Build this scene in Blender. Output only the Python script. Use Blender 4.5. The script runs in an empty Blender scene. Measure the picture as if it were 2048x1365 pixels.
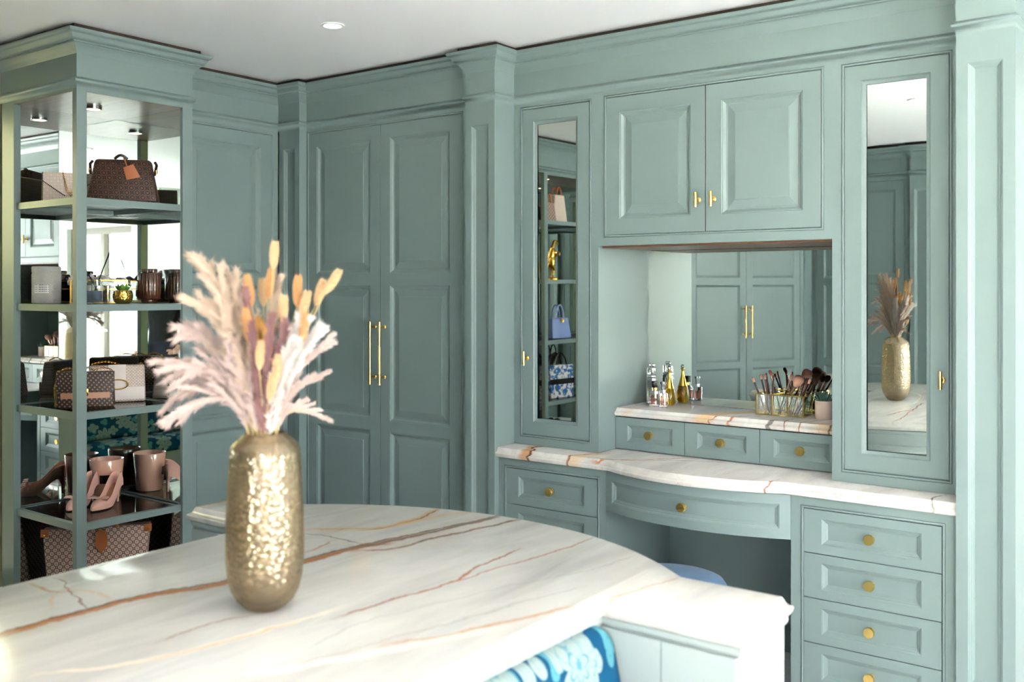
import bpy, bmesh, math, random
from mathutils import Vector, Matrix, noise
PI = math.pi
R = math.radians
rnd = random.Random(7)
SC = bpy.context.scene
COL = SC.collection

# ------------------------------------------------------------------ camera, world, exposure
cd = bpy.data.cameras.new('camera'); cam = bpy.data.objects.new('camera', cd); COL.objects.link(cam)
cd.sensor_width = 36.0; cd.lens = 1973.0*36/2048; cd.shift_y = -(682.5-576.0)/2048
cd.clip_start = 0.05; cd.clip_end = 200
cam.location = (0, 0, 1.48); cam.rotation_euler = (R(90), 0, R(36.80))
cd.dof.use_dof = True; cd.dof.focus_distance = 4.2; cd.dof.aperture_fstop = 3.2
SC.camera = cam
SC.view_settings.view_transform = 'Standard'; SC.view_settings.look = 'None'
SC.view_settings.gamma = 1.0; SC.view_settings.use_curve_mapping = False
SC.view_settings.exposure = 0.72
W = bpy.data.worlds.new('sky'); SC.world = W; W.use_nodes = True
wn = W.node_tree.nodes; wl = W.node_tree.links
bg = wn['Background']; bg.inputs['Strength'].default_value = 18.0
tc = wn.new('ShaderNodeTexCoord'); sx = wn.new('ShaderNodeSeparateXYZ'); cr = wn.new('ShaderNodeValToRGB')
wl.new(tc.outputs['Generated'], sx.inputs[0]); wl.new(sx.outputs['Z'], cr.inputs[0]); wl.new(cr.outputs[0], bg.inputs['Color'])
cr.color_ramp.elements[0].color = (0.96, 0.95, 1.05, 1); cr.color_ramp.elements[1].color = (0.90, 0.92, 1.08, 1)
sd = bpy.data.lights.new('sun', 'SUN'); sun = bpy.data.objects.new('sun', sd); COL.objects.link(sun)
sd.energy = 160.0; sd.angle = R(1.5); sd.color = (0.98, 0.94, 1.0)
sun.rotation_euler = Vector((-0.72, -0.22, -0.66)).to_track_quat('-Z', 'Y').to_euler(); sun.location = (8, 5, 6)
try:
    SC.cycles.use_denoising = True
    SC.cycles.max_bounces = 12; SC.cycles.diffuse_bounces = 4; SC.cycles.glossy_bounces = 6
    SC.cycles.use_adaptive_sampling = True; SC.cycles.adaptive_threshold = 0.02
    SC.cycles.transmission_bounces = 8; SC.cycles.transparent_max_bounces = 12
    SC.cycles.caustics_reflective = False; SC.cycles.caustics_refractive = False
    SC.cycles.sample_clamp_indirect = 60.0
except Exception:
    pass

# ------------------------------------------------------------------ helpers
WM = {}
def frame(loc=(0, 0, 0), rz=0.0):
    return Matrix.Translation(Vector(loc)) @ Matrix.Rotation(rz, 4, 'Z')
ID = Matrix.Identity(4)

def thing(name, label, cat, loc=(0, 0, 0), rz=0.0, group=None, kind=None):
    o = bpy.data.objects.new(name, None); COL.objects.link(o); o.empty_display_size = 0.05
    o.location = loc; o.rotation_euler = (0, 0, rz)
    WM[o] = frame(loc, rz)
    tag(o, label, cat, group, kind)
    return o

def tag(o, label=None, cat=None, group=None, kind=None):
    if label: o['label'] = label
    if cat: o['category'] = cat
    if group: o['group'] = group
    if kind: o['kind'] = kind
    return o

def finish(me, smooth):
    if smooth:
        me.shade_smooth()
        me.set_sharp_from_angle(angle=R(smooth if smooth is not True else 38))

def obj(name, bm, mat, parent=None, fr=None, smooth=True, loc=None):
    """bm is given in frame fr (world when None); linked as one mesh, a part when parent is given"""
    bmesh.ops.remove_doubles(bm, verts=bm.verts, dist=1e-6)
    bmesh.ops.recalc_face_normals(bm, faces=bm.faces)
    if fr is not None: bm.transform(fr)
    if parent is not None: bm.transform(WM[parent].inverted())
    elif loc is not None: bm.transform(Matrix.Translation(-Vector(loc)))
    me = bpy.data.meshes.new(name); bm.to_mesh(me); bm.free()
    finish(me, smooth)
    mats = mat if isinstance(mat, (list, tuple)) else [mat]
    for m in mats: me.materials.append(m)
    o = bpy.data.objects.new(name, me); COL.objects.link(o)
    if parent is not None:
        o.parent = parent; WM[o] = WM[parent]
    elif loc is not None:
        o.location = loc; WM[o] = Matrix.Translation(Vector(loc))
    else:
        WM[o] = ID
    return o

def share(name, me, parent, M):
    """another object on the same mesh data; M in world space"""
    o = bpy.data.objects.new(name, me); COL.objects.link(o)
    o.parent = parent
    o.matrix_local = WM[parent].inverted() @ M
    WM[o] = M
    return o

def struct(name, bm, mat, smooth=False, label=None):
    o = obj(name, bm, mat, smooth=smooth); o['kind'] = 'structure'
    if label: o['label'] = label
    return o

def NB(): return bmesh.new()

def box(bm, x0, x1, y0, y1, z0, z1, bev=0.0, mi=0):
    vs = [bm.verts.new(p) for p in ((x0,y0,z0),(x1,y0,z0),(x1,y1,z0),(x0,y1,z0),(x0,y0,z1),(x1,y0,z1),(x1,y1,z1),(x0,y1,z1))]
    fs = [bm.faces.new([vs[i] for i in q]) for q in ((0,3,2,1),(4,5,6,7),(0,1,5,4),(1,2,6,5),(2,3,7,6),(3,0,4,7))]
    for f in fs: f.material_index = mi
    if bev > 0:
        es = set(e for f in fs for e in f.edges)
        bmesh.ops.bevel(bm, geom=list(es), offset=bev, segments=2, profile=0.6, affect='EDGES')
    return vs

def lathe(bm, prof, n=32, cx=0, cy=0, z=0, mi=0, M=None):
    rings = []
    for r, h in prof:
        ring = []
        for i in range(n):
            a = 2*PI*i/n
            p = Vector((cx + r*math.cos(a), cy + r*math.sin(a), z + h))
            if M is not None: p = M @ p
            ring.append(bm.verts.new(p))
        rings.append(ring)
    for a, b in zip(rings[:-1], rings[1:]):
        for i in range(n):
            f = bm.faces.new((a[i], a[(i+1) % n], b[(i+1) % n], b[i])); f.material_index = mi
    if prof[0][0] > 1e-5: bm.faces.new(list(reversed(rings[0]))).material_index = mi
    if prof[-1][0] > 1e-5: bm.faces.new(rings[-1]).material_index = mi
    return rings

def tube(bm, pts, r, n=8, caps=True, mi=0, closed=False):
    pts = [Vector(p) for p in pts]
    rs = r if isinstance(r, (list, tuple)) else [r]*len(pts)
    rings = []; up = None
    m = len(pts)
    for i, p in enumerate(pts):
        if closed: t = pts[(i+1) % m] - pts[i-1]
        elif i == 0: t = pts[1]-pts[0]
        elif i == m-1: t = pts[-1]-pts[-2]
        else: t = pts[i+1]-pts[i-1]
        if t.length < 1e-9: t = Vector((0,0,1))
        t.normalize()
        if up is None:
            up = Vector((0,0,1)) if abs(t.z) < 0.9 else Vector((1,0,0))
        u = (up - t*up.dot(t)); u.normalize(); v = t.cross(u); up = u
        rings.append([bm.verts.new(p + (u*math.cos(2*PI*k/n) + v*math.sin(2*PI*k/n))*rs[i]) for k in range(n)])
    seq = list(zip(rings[:-1], rings[1:])) + ([(rings[-1], rings[0])] if closed else [])
    for a, b in seq:
        for k in range(n):
            f = bm.faces.new((a[k], a[(k+1) % n], b[(k+1) % n], b[k])); f.material_index = mi
    if caps and not closed:
        bm.faces.new(list(reversed(rings[0]))).material_index = mi
        bm.faces.new(rings[-1]).material_index = mi

def rect_loft(bm, x0, x1, z0, z1, prof, cap=True, n=1, bow=None, mi=0):
    """nested rectangles facing -y; prof = [(inset, y), ...]"""
    rings = []
    for d, y in prof:
        ring = []
        a, b, c, e = x0+d, x1-d, z0+d, z1-d
        bot = [(a+(b-a)*i/n, c) for i in range(n+1)]
        top = [(b-(b-a)*i/n, e) for i in range(n+1)]
        for x, z in bot+top:
            yy = y + (bow(x) if bow else 0)
            ring.append(bm.verts.new((x, yy, z)))
        rings.append(ring)
    m = len(rings[0])
    for a, b in zip(rings[:-1], rings[1:]):
        for i in range(m):
            bm.faces.new((a[i], a[(i+1) % m], b[(i+1) % m], b[i])).material_index = mi
    if cap:
        r = rings[-1]
        for i in range(n):
            bm.faces.new((r[i], r[i+1], r[m-2-i], r[m-1-i])).material_index = mi

def frame_mesh(bm, x0, x1, z0, z1, holes, y0, y1):
    """a slab with holes stacked vertically: stiles and rails"""
    hx0 = holes[0][0]; hx1 = holes[0][1]
    box(bm, x0, hx0, y0, y1, z0, z1); box(bm, hx1, x1, y0, y1, z0, z1)
    hs = sorted(holes, key=lambda h: h[2])
    zz = z0
    for h in hs:
        box(bm, hx0, hx1, y0, y1, zz, h[2]); zz = h[3]
    box(bm, hx0, hx1, y0, y1, zz, z1)

def sweep_plan(bm, path, prof, side=1, closed=False):
    """prof [(out, z)] swept along a plan path with mitres; out is to the right of the path when side=1"""
    path = [Vector((p[0], p[1])) for p in path]; m = len(path)
    rings = []
    for i, p in enumerate(path):
        dp = (p - path[i-1]).normalized() if (i > 0 or closed) else None
        dn = (path[(i+1) % m] - p).normalized() if (i < m-1 or closed) else None
        if dp is None: dp = dn
        if dn is None: dn = dp
        n1 = Vector((dp.y, -dp.x))*side; n2 = Vector((dn.y, -dn.x))*side
        b = n1 + n2
        k = b.length_squared
        b = b*(2.0/k) if k > 1e-6 else n1
        rings.append([bm.verts.new((p.x+b.x*o, p.y+b.y*o, z)) for o, z in prof])
    seq = list(zip(rings[:-1], rings[1:])) + ([(rings[-1], rings[0])] if closed else [])
    for a, b in seq:
        for k in range(len(prof)-1):
            bm.faces.new((a[k], b[k], b[k+1], a[k+1]))
    if not closed:
        for r in (rings[0], rings[-1]):
            try: bm.faces.new(r)
            except Exception: pass

def slab(bm, outline, prof):
    """prof [(outset, z)] bottom to top around a plan outline (counter-clockwise)"""
    path = [Vector(p) for p in outline]; m = len(path)
    rings = []
    offs = []
    for i, p in enumerate(path):
        dp = (p - path[i-1]).normalized(); dn = (path[(i+1) % m] - p).normalized()
        n1 = Vector((dp.y, -dp.x)); n2 = Vector((dn.y, -dn.x)); b = n1+n2
        b = b*(2.0/b.length_squared); offs.append(b)
    for o, z in prof:
        rings.append([bm.verts.new((p.x+b.x*o, p.y+b.y*o, z)) for p, b in zip(path, offs)])
    for a, b in zip(rings[:-1], rings[1:]):
        for i in range(m):
            bm.faces.new((a[i], a[(i+1) % m], b[(i+1) % m], b[i]))
    bm.faces.new(list(reversed(rings[0]))); bm.faces.new(rings[-1])

def arc(cx, cy, r, a0, a1, n):
    return [(cx + r*math.cos(a0+(a1-a0)*i/n), cy + r*math.sin(a0+(a1-a0)*i/n)) for i in range(n+1)]

def bow_pts(xa, xb, y0, sag, n):
    """points from xa to xb on a circular bow of height sag above y0"""
    c = abs(xb-xa)/2; rr = (c*c+sag*sag)/(2*abs(sag)); mid = (xa+xb)/2; s = 1 if sag > 0 else -1
    out = []
    for i in range(n+1):
        x = xa+(xb-xa)*i/n
        out.append((x, y0 + s*(math.sqrt(max(rr*rr-(x-mid)**2, 0)) - (rr-abs(sag)))))
    return out

# ------------------------------------------------------------------ materials
def lin(c):
    return tuple((v/255/12.92 if v/255 <= 0.04045 else ((v/255+0.055)/1.055)**2.4) for v in c) + (1.0,)

class MT:
    def __init__(self, name):
        self.m = bpy.data.materials.new(name); self.m.use_nodes = True
        self.t = self.m.node_tree; self.n = self.t.nodes; self.l = self.t.links
        self.b = self.n['Principled BSDF']
    def new(self, typ, **kw):
        nd = self.n.new('ShaderNode'+typ)
        for k, v in kw.items(): setattr(nd, k, v)
        return nd
    def put(self, sock, v):
        if hasattr(v, 'is_output') or hasattr(v, 'links'): self.l.new(v, sock)
        else: sock.default_value = v
    def math(self, op, a, b=None, c=None, clamp=False):
        nd = self.new('Math', operation=op, use_clamp=clamp)
        for i, v in enumerate((a, b, c)):
            if v is not None: self.put(nd.inputs[i], v)
        return nd.outputs[0]
    def vec(self, op, a, b=None, scale=None):
        nd = self.new('VectorMath', operation=op)
        self.put(nd.inputs[0], a)
        if b is not None: self.put(nd.inputs[1], b)
        if scale is not None: self.put(nd.inputs['Scale'], scale)
        return nd.outputs['Value'] if op in ('LENGTH', 'DOT_PRODUCT', 'DISTANCE') else nd.outputs[0]
    def coord(self, which='Object'):
        return self.new('TexCoord').outputs[which]
    def sep(self, v):
        nd = self.new('SeparateXYZ'); self.put(nd.inputs[0], v); return nd.outputs
    def comb(self, x=0.0, y=0.0, z=0.0):
        nd = self.new('CombineXYZ')
        for i, v in enumerate((x, y, z)): self.put(nd.inputs[i], v)
        return nd.outputs[0]
    def noise(self, vec, scale, detail=2.0, rough=0.5, dist=0.0, out='Fac'):
        nd = self.new('TexNoise'); self.put(nd.inputs['Vector'], vec)
        nd.inputs['Scale'].default_value = scale; nd.inputs['Detail'].default_value = detail
        nd.inputs['Roughness'].default_value = rough; nd.inputs['Distortion'].default_value = dist
        return nd.outputs[out]
    def vor(self, vec, scale, feature='F1', out='Distance', rand=1.0):
        nd = self.new('TexVoronoi', feature=feature); self.put(nd.inputs['Vector'], vec)
        nd.inputs['Scale'].default_value = scale; nd.inputs['Randomness'].default_value = rand
        return nd.outputs[out]
    def ramp(self, fac, stops, interp='LINEAR'):
        nd = self.new('ValToRGB'); self.put(nd.inputs[0], fac); cr = nd.color_ramp; cr.interpolation = interp
        while len(cr.elements) > 1: cr.elements.remove(cr.elements[-1])
        cr.elements[0].position = stops[0][0]; cr.elements[0].color = stops[0][1]
        for p, c in stops[1:]:
            e = cr.elements.new(p); e.color = c
        return nd.outputs[0]
    def mix(self, fac, a, b, blend='MIX'):
        nd = self.new('Mix', data_type='RGBA', blend_type=blend)
        self.put(nd.inputs[0], fac); self.put(nd.inputs[6], a); self.put(nd.inputs[7], b)
        return nd.outputs[2]
    def mapr(self, v, a, b, c=0.0, d=1.0, smooth=False):
        nd = self.new('MapRange'); nd.clamp = True
        if smooth: nd.interpolation_type = 'SMOOTHSTEP'
        for i, x in enumerate((v, a, b, c, d)): self.put(nd.inputs[i], x)
        return nd.outputs[0]
    def bump(self, h, strength=0.2, dist=0.01):
        nd = self.new('Bump'); nd.inputs['Strength'].default_value = strength; nd.inputs['Distance'].default_value = dist
        self.put(nd.inputs['Height'], h); self.l.new(nd.outputs[0], self.b.inputs['Normal'])
    def set(self, **kw):
        names = dict(color='Base Color', rough='Roughness', metal='Metallic', trans='Transmission Weight', ior='IOR', spec='Specular IOR Level',
                     sheen='Sheen Weight', coat='Coat Weight', sss='Subsurface Weight', alpha='Alpha', em='Emission Color', ems='Emission Strength')
        for k, v in kw.items(): self.put(self.b.inputs[names[k]], v)
        return self

def plain(name, rgb, rough=0.5, metal=0.0, var=0.0, vscale=8.0, **kw):
    t = MT(name); c = lin(rgb)
    if var > 0:
        f = t.noise(t.coord(), vscale, 3.0)
        t.set(color=t.mix(f, tuple(v*(1-var) for v in c[:3])+(1,), tuple(min(v*(1+var), 1) for v in c[:3])+(1,)))
    else: t.set(color=c)
    t.set(rough=rough, metal=metal, **kw)
    return t.m

M = {}
def paint(name, rgb, rough=0.42):
    t = MT(name); c = lin(rgb)
    p = t.coord()
    f = t.noise(p, 3.0, 2.0)
    t.set(color=t.mix(f, tuple(v*0.97 for v in c[:3])+(1,), tuple(v*1.03 for v in c[:3])+(1,)), rough=rough, spec=0.4)
    t.bump(t.noise(p, 60.0, 2.0), 0.02, 0.002)
    return t.m
M['paint'] = paint('sage_blue_paint', (119, 135, 134))
M['island'] = paint('pale_mint_paint', (170, 179, 176))
M['white'] = plain('ceiling_white', (246, 246, 246), 0.7, var=0.005)
M['wall'] = plain('olive_wall', (200, 198, 160), 0.7, var=0.03)
M['wallw'] = plain('wall_paint', (205, 212, 205), 0.7, var=0.02)
def wood(name, a, b, scale=3.0, rough=0.45, axis='X'):
    t = MT(name); p = t.coord()
    mp = t.new('Mapping'); t.put(mp.inputs[0], p)
    mp.inputs['Scale'].default_value = (1, 12, 12) if axis == 'X' else (12, 1, 12) if axis == 'Y' else (12, 12, 1)
    f = t.noise(mp.outputs[0], scale, 5.0, 0.6, 0.4)
    t.set(color=t.ramp(f, [(0.3, lin(a)), (0.7, lin(b))]), rough=rough); t.bump(f, 0.08, 0.003)
    return t.m
M['soffit'] = wood('brown_oak_soffit', (84, 58, 42), (122, 88, 66), 4.0, 0.35)
M['gap_shade'] = wood('gap_shade_brown', (40, 30, 24), (62, 48, 38), 4.0, 0.8)  # dark colour carrying the shade of the gap under the ceiling
M['floor'] = wood('pale_limed_floor', (226, 222, 220), (238, 235, 233), 2.0, 0.45)
M['dark'] = plain('shadow_gap_black', (20, 24, 24), 0.8)
def brass(name='brushed_brass', rgb=(236, 200, 122), rough=0.26):
    t = MT(name); f = t.noise(t.coord(), 12.0, 1.0)
    t.set(color=lin(rgb), metal=1.0, rough=t.mapr(f, 0.3, 0.7, rough-0.02, rough+0.02)); return t.m
M['brass'] = brass()
M['gold'] = brass('polished_gold', (226, 178, 84), 0.12)
M['chrome'] = plain('chrome', (220, 222, 224), 0.15, 1.0)
def mirror():
    t = MT('mirror_silver'); t.set(color=(0.83, 0.88, 0.85, 1), metal=1.0, rough=0.004); return t.m
M['mirror'] = mirror()
def archglass(name, tint=(1, 1, 1, 1), refl=0.10):
    t = MT(name); t.n.remove(t.b)
    tr = t.new('BsdfTransparent'); tr.inputs[0].default_value = tint
    gl = t.new('BsdfGlossy'); gl.inputs['Roughness'].default_value = 0.01
    lw = t.new('LayerWeight'); lw.inputs[0].default_value = 0.35
    mx = t.new('MixShader'); t.l.new(t.math('MULTIPLY_ADD', lw.outputs['Fresnel'], 0.85, refl*0.3, clamp=True), mx.inputs[0])
    t.l.new(tr.outputs[0], mx.inputs[1]); t.l.new(gl.outputs[0], mx.inputs[2])
    t.l.new(mx.outputs[0], t.n['Material Output'].inputs[0]); return t.m
M['pane'] = archglass('window_glass', (0.97, 0.985, 0.975, 1))
M['shelfglass'] = archglass('shelf_glass', (0.86, 0.93, 0.90, 1), 0.3)
def glass(name, rgb=(255, 255, 255), rough=0.0, ior=1.45):
    t = MT(name); t.set(color=lin(rgb), trans=1.0, rough=rough, ior=ior); return t.m
M['clear'] = archglass('clear_glass', (0.93, 0.95, 0.95, 1), 0.5)
M['pinkglass'] = archglass('pink_glass', (0.93, 0.72, 0.74, 1), 0.4)
M['pinkliq'] = plain('pink_perfume', (226, 160, 150), 0.08, trans=0.85, ior=1.34)
M['amber'] = plain('amber_perfume', (226, 178, 30), 0.05, trans=0.8, ior=1.4)
M['greenglass'] = archglass('ribbed_green_glass', (0.86, 0.93, 0.88, 1), 0.05)
M['black'] = plain('black_lacquer', (16, 16, 17), 0.25)
M['steel_frame'] = plain('taupe_door_frame', (112, 104, 92), 0.5)
M['plaster'] = plain('white_trim', (240, 240, 238), 0.5)

def marble(name, veins, loc, gen=0.5, seed=0.0):
    """veins: (axis, pts, width, softness, colour, strength); world coordinates, loc = object origin"""
    t = MT(name)
    p = t.vec('ADD', t.coord(), tuple(loc))
    pw = t.vec('ADD', p, (seed, seed*1.7, 0))
    n1 = t.noise(pw, 9.0, 4.0, 0.6, out='Color')
    n2 = t.noise(pw, 55.0, 3.0, 0.6, out='Color')
    d = t.vec('ADD', t.vec('SCALE', t.vec('SUBTRACT', n1, (0.5, 0.5, 0.5)), scale=0.045), t.vec('SCALE', t.vec('SUBTRACT', n2, (0.5, 0.5, 0.5)), scale=0.012))
    q = t.vec('ADD', p, d)
    X, Y, Z = t.sep(q)[:3]
    # base clouds stretched along y
    mp = t.new('Mapping'); t.put(mp.inputs[0], pw); mp.inputs['Scale'].default_value = (5.0, 1.1, 5.0); mp.inputs['Rotation'].default_value = (0, 0, 0.06)
    cl = t.noise(mp.outputs[0], 1.6, 5.0, 0.55, 0.6)
    col = t.ramp(cl, [(0.25, lin((188, 185, 181))), (0.42, lin((206, 201, 194))), (0.55, lin((218, 213, 206))), (0.68, lin((204, 202, 199))), (0.8, lin((195, 195, 194)))])
    wl_ = t.noise(pw, 2.2, 3.0); 
    if gen > 0:
        mp2 = t.new('Mapping'); t.put(mp2.inputs[0], t.vec('ADD', pw, t.vec('SCALE', d, scale=3.0))); mp2.inputs['Scale'].default_value = (7.0, 1.6, 7.0); mp2.inputs['Rotation'].default_value = (0.3, 0.2, 0.15)
        g = t.noise(mp2.outputs[0], 1.0, 3.0, 0.5)
        line = t.math('MULTIPLY', t.mapr(t.math('ABSOLUTE', t.math('SUBTRACT', g, 0.5)), 0.0, 0.012, 1.0, 0.0), t.mapr(wl_, 0.45, 0.6))
        col = t.mix(t.math('MULTIPLY', line, 0.6*gen), col, lin((176, 150, 128)))
        pat = t.math('MULTIPLY', t.mapr(g, 0.56, 0.72), t.mapr(wl_, 0.5, 0.66))
        col = t.mix(t.math('MULTIPLY', pat, 0.75*gen), col, lin((222, 176, 122)))
        l2 = t.math('MULTIPLY', t.mapr(t.math('ABSOLUTE', t.math('SUBTRACT', g, 0.62)), 0.0, 0.012, 1.0, 0.0), t.mapr(wl_, 0.5, 0.62))
        col = t.mix(t.math('MULTIPLY', l2, 0.9*gen), col, lin((120, 70, 38)))
    for axis, pts, w, soft, rgb, st in veins:
        a, b = (Y, X) if axis == 'y' else (X, Y)
        pts = sorted(((p_[1], p_[0]) if axis == 'y' else (p_[0], p_[1])) for p_ in pts)
        a0, a1 = pts[0][0], pts[-1][0]
        bs = [p_[1] for p_ in pts]; b0, b1 = min(bs)-0.01, max(bs)+0.01
        fc = t.new('FloatCurve'); t.put(fc.inputs['Value'], t.mapr(a, a0, a1))
        cv = fc.mapping.curves[0]
        nodes = [((p_[0]-a0)/(a1-a0), (p_[1]-b0)/(b1-b0)) for p_ in pts]
        cv.points[0].location = nodes[0]; cv.points[1].location = nodes[-1]
        for nd in nodes[1:-1]: cv.points.new(*nd)
        fc.mapping.update()
        bc = t.math('MULTIPLY_ADD', fc.outputs[0], b1-b0, b0)
        dist = t.math('ABSOLUTE', t.math('SUBTRACT', b, bc))
        msk = t.mapr(dist, w, w*soft, 0.0, 1.0)
        e = 0.03
        ends = t.math('MULTIPLY', t.mapr(a, a0-e, a0+e), t.mapr(a, a1+e, a1-e))
        col = t.mix(t.math('MULTIPLY', t.math('MULTIPLY', msk, ends), st), col, lin(rgb))
    t.set(color=col, rough=0.16, spec=0.5)
    return t.m

def monogram(name, base, ink, scale, ring=0.40, wdt=0.07, dot=0.12, rough=0.45, rot=45, ink2=None):
    t = MT(name); p = t.coord()
    X, Y, Z = t.sep(p)[:3]
    u = t.math('ADD', X, t.math('MULTIPLY', Y, 0.9)); v = Z
    c, s = math.cos(R(rot))*scale, math.sin(R(rot))*scale
    a = t.math('ADD', t.math('MULTIPLY', u, c), t.math('MULTIPLY', v, s)); b = t.math('SUBTRACT', t.math('MULTIPLY', v, c), t.math('MULTIPLY', u, s))
    fa = t.math('SUBTRACT', t.math('FRACT', a), 0.5); fb = t.math('SUBTRACT', t.math('FRACT', b), 0.5)
    r = t.math('SQRT', t.math('ADD', t.math('MULTIPLY', fa, fa), t.math('MULTIPLY', fb, fb)))
    m1 = t.mapr(t.math('ABSOLUTE', t.math('SUBTRACT', r, ring)), wdt, wdt*0.5)
    m2 = t.mapr(t.math('ABSOLUTE', t.math('SUBTRACT', r, dot)), 0.05, 0.02)
    col = t.mix(m1, lin(base), lin(ink)); col = t.mix(m2, col, lin(ink2 or ink))
    t.set(color=col, rough=rough); t.bump(t.noise(p, 500.0, 2.0), 0.1, 0.001)
    return t.m
M['mono_dark'] = monogram('dark_monogram_canvas', (38, 21, 17), (120, 76, 52), 34, 0.41, 0.035, 0.10)
M['mono_cream'] = monogram('cream_monogram_canvas', (226, 206, 192), (196, 172, 158), 55)
M['mono_beige'] = monogram('beige_monogram_canvas', (190, 158, 144), (96, 70, 62), 50, 0.52, 0.13, 0.12)
M['check'] = monogram('dark_check_canvas', (34, 20, 15), (150, 104, 76), 74, 0.12, 0.17, 0.02, rot=45)
M['tan'] = plain('tan_leather', (160, 88, 40), 0.5, var=0.08, vscale=40)
M['camel'] = plain('camel_leather', (186, 132, 104), 0.45, var=0.05)
M['cream'] = plain('cream_leather', (226, 214, 208), 0.45, var=0.03)
M['darkleather'] = plain('dark_brown_leather', (44, 26, 20), 0.4)
def tweed():
    t = MT('cream_woven_leather'); p = t.coord()
    br = t.new('TexBrick'); t.put(br.inputs['Vector'], t.vec('SCALE', p, scale=1.0))
    X, Y, Z = t.sep(p)[:3]
    t.put(br.inputs['Vector'], t.comb(X, Z, 0.0))
    br.inputs['Scale'].default_value = 38; br.inputs['Color1'].default_value = lin((232, 222, 216)); br.inputs['Color2'].default_value = lin((214, 196, 186)); br.inputs['Mortar'].default_value = lin((178, 150, 132)); br.inputs['Mortar Size'].default_value = 0.06
    t.set(color=br.outputs[0], rough=0.5); return t.m
M['tweed'] = tweed()
def floral(name, base, pet, mid, leaf, scale):
    t = MT(name); p = t.coord()
    X, Y, Z = t.sep(p)[:3]
    pw = t.comb(t.math('MULTIPLY', Y, 1.0), t.math('ADD', Z, t.math('MULTIPLY', X, 0.9)), 0.0)
    dn = t.noise(pw, 14.0, 2.0, out='Color')
    pw = t.vec('ADD', pw, t.vec('SCALE', t.vec('SUBTRACT', dn, (0.5, 0.5, 0.5)), scale=0.025))
    col = t.mix(t.noise(pw, 9.0, 4.0), lin(base), lin(tuple(int(v*0.72) for v in base)))
    for k, (sc, off, npet, rad) in enumerate(((scale*1.6, 3.3, 3.0, 0.28), (scale*1.25, 1.7, 4.0, 0.31), (scale, 0.0, 7.0, 0.39))):
        nd = t.new('TexVoronoi'); nd.voronoi_dimensions = '2D'; nd.inputs['Scale'].default_value = sc; nd.inputs['Randomness'].default_value = 0.75
        vv = t.vec('ADD', pw, (off, off*0.6, 0)); t.put(nd.inputs['Vector'], vv)
        loc = t.vec('SUBTRACT', t.vec('SCALE', vv, scale=sc), t.vec('SCALE', nd.outputs['Position'], scale=sc))
        lx, ly, _ = t.sep(loc)[:3]
        ang = t.math('ARCTAN2', ly, lx); r = t.vec('LENGTH', loc)
        pt = t.math('MULTIPLY_ADD', t.math('ABSOLUTE', t.math('COSINE', t.math('MULTIPLY', ang, npet*0.5))), rad*0.45, rad*0.6)
        rr = t.math('DIVIDE', r, pt)
        m = t.mapr(rr, 1.0, 0.94)
        wave = t.math('ABSOLUTE', t.math('SINE', t.math('MULTIPLY', rr, 6.3)))
        pc = t.mix(t.mapr(wave, 0.0, 0.35), lin(mid), lin(pet if k else leaf))
        pc = t.mix(t.math('MULTIPLY', t.mapr(t.math('ABSOLUTE', t.math('COSINE', t.math('MULTIPLY', ang, npet*1.5))), 0.25, 0.0), 0.6), pc, lin(mid))
        pc = t.mix(t.mapr(rr, 0.22, 0.12), pc, lin(leaf))
        col = t.mix(m, col, pc)
    t.set(color=col, rough=0.8, spec=0.2); t.bump(t.noise(p, 300.0, 2.0), 0.15, 0.001)
    return t.m
M['floral'] = floral('blue_floral_velvet', (4, 82, 120), (140, 156, 153), (60, 124, 142), (80, 138, 148), 6.2)
M['velvet'] = None
def velvet(name, rgb):
    t = MT(name); p = t.coord(); c = lin(rgb)
    f = t.noise(p, 9.0, 3.0, 0.5, 0.8)
    t.set(color=t.mix(f, tuple(v*0.7 for v in c[:3])+(1,), tuple(v*1.25 for v in c[:3])+(1,)), rough=0.75, sheen=0.15); return t.m
M['velvet'] = velvet('blue_velvet', (82, 122, 160))
def emit(name, rgb, s):
    t = MT(name); t.set(color=lin(rgb), em=lin(rgb), ems=s); return t.m
M['lampw'] = emit('cool_lamp', (255, 250, 240), 14.0)
M['lampy'] = emit('warm_lamp', (255, 226, 180), 5.0)

# ------------------------------------------------------------------ room shell
XL, XR, YF, YK, ZC = -4.6, 4.6, -1.40, 3.94, 2.52
bm = NB(); box(bm, XL-0.2, XR+0.25, YF-0.2, YK+0.2, -0.12, 0.0)
struct('floor', bm, M['floor'])
bm = NB(); box(bm, XL-0.2, XR+0.25, YF-0.2, YK+0.2, ZC, ZC+0.12); struct('ceiling', bm, M['white'])
bm = NB(); box(bm, XL-0.2, XR+0.2, YK, YK+0.15, 0, ZC); struct('wall_back', bm, M['wallw'])
FILL3 = (1.54, 2.06, 0.10, 2.30)  # opening added to brighten the tower side and ceiling
bm = NB(); box(bm, XL-0.15, XL, YF-0.15, FILL3[0], 0, ZC); box(bm, XL-0.15, XL, FILL3[1], YK, 0, ZC); box(bm, XL-0.15, XL, FILL3[0], FILL3[1], 0, FILL3[2]); box(bm, XL-0.15, XL, FILL3[0], FILL3[1], FILL3[3], ZC)
struct('wall_left', bm, M['wall'])
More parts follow.
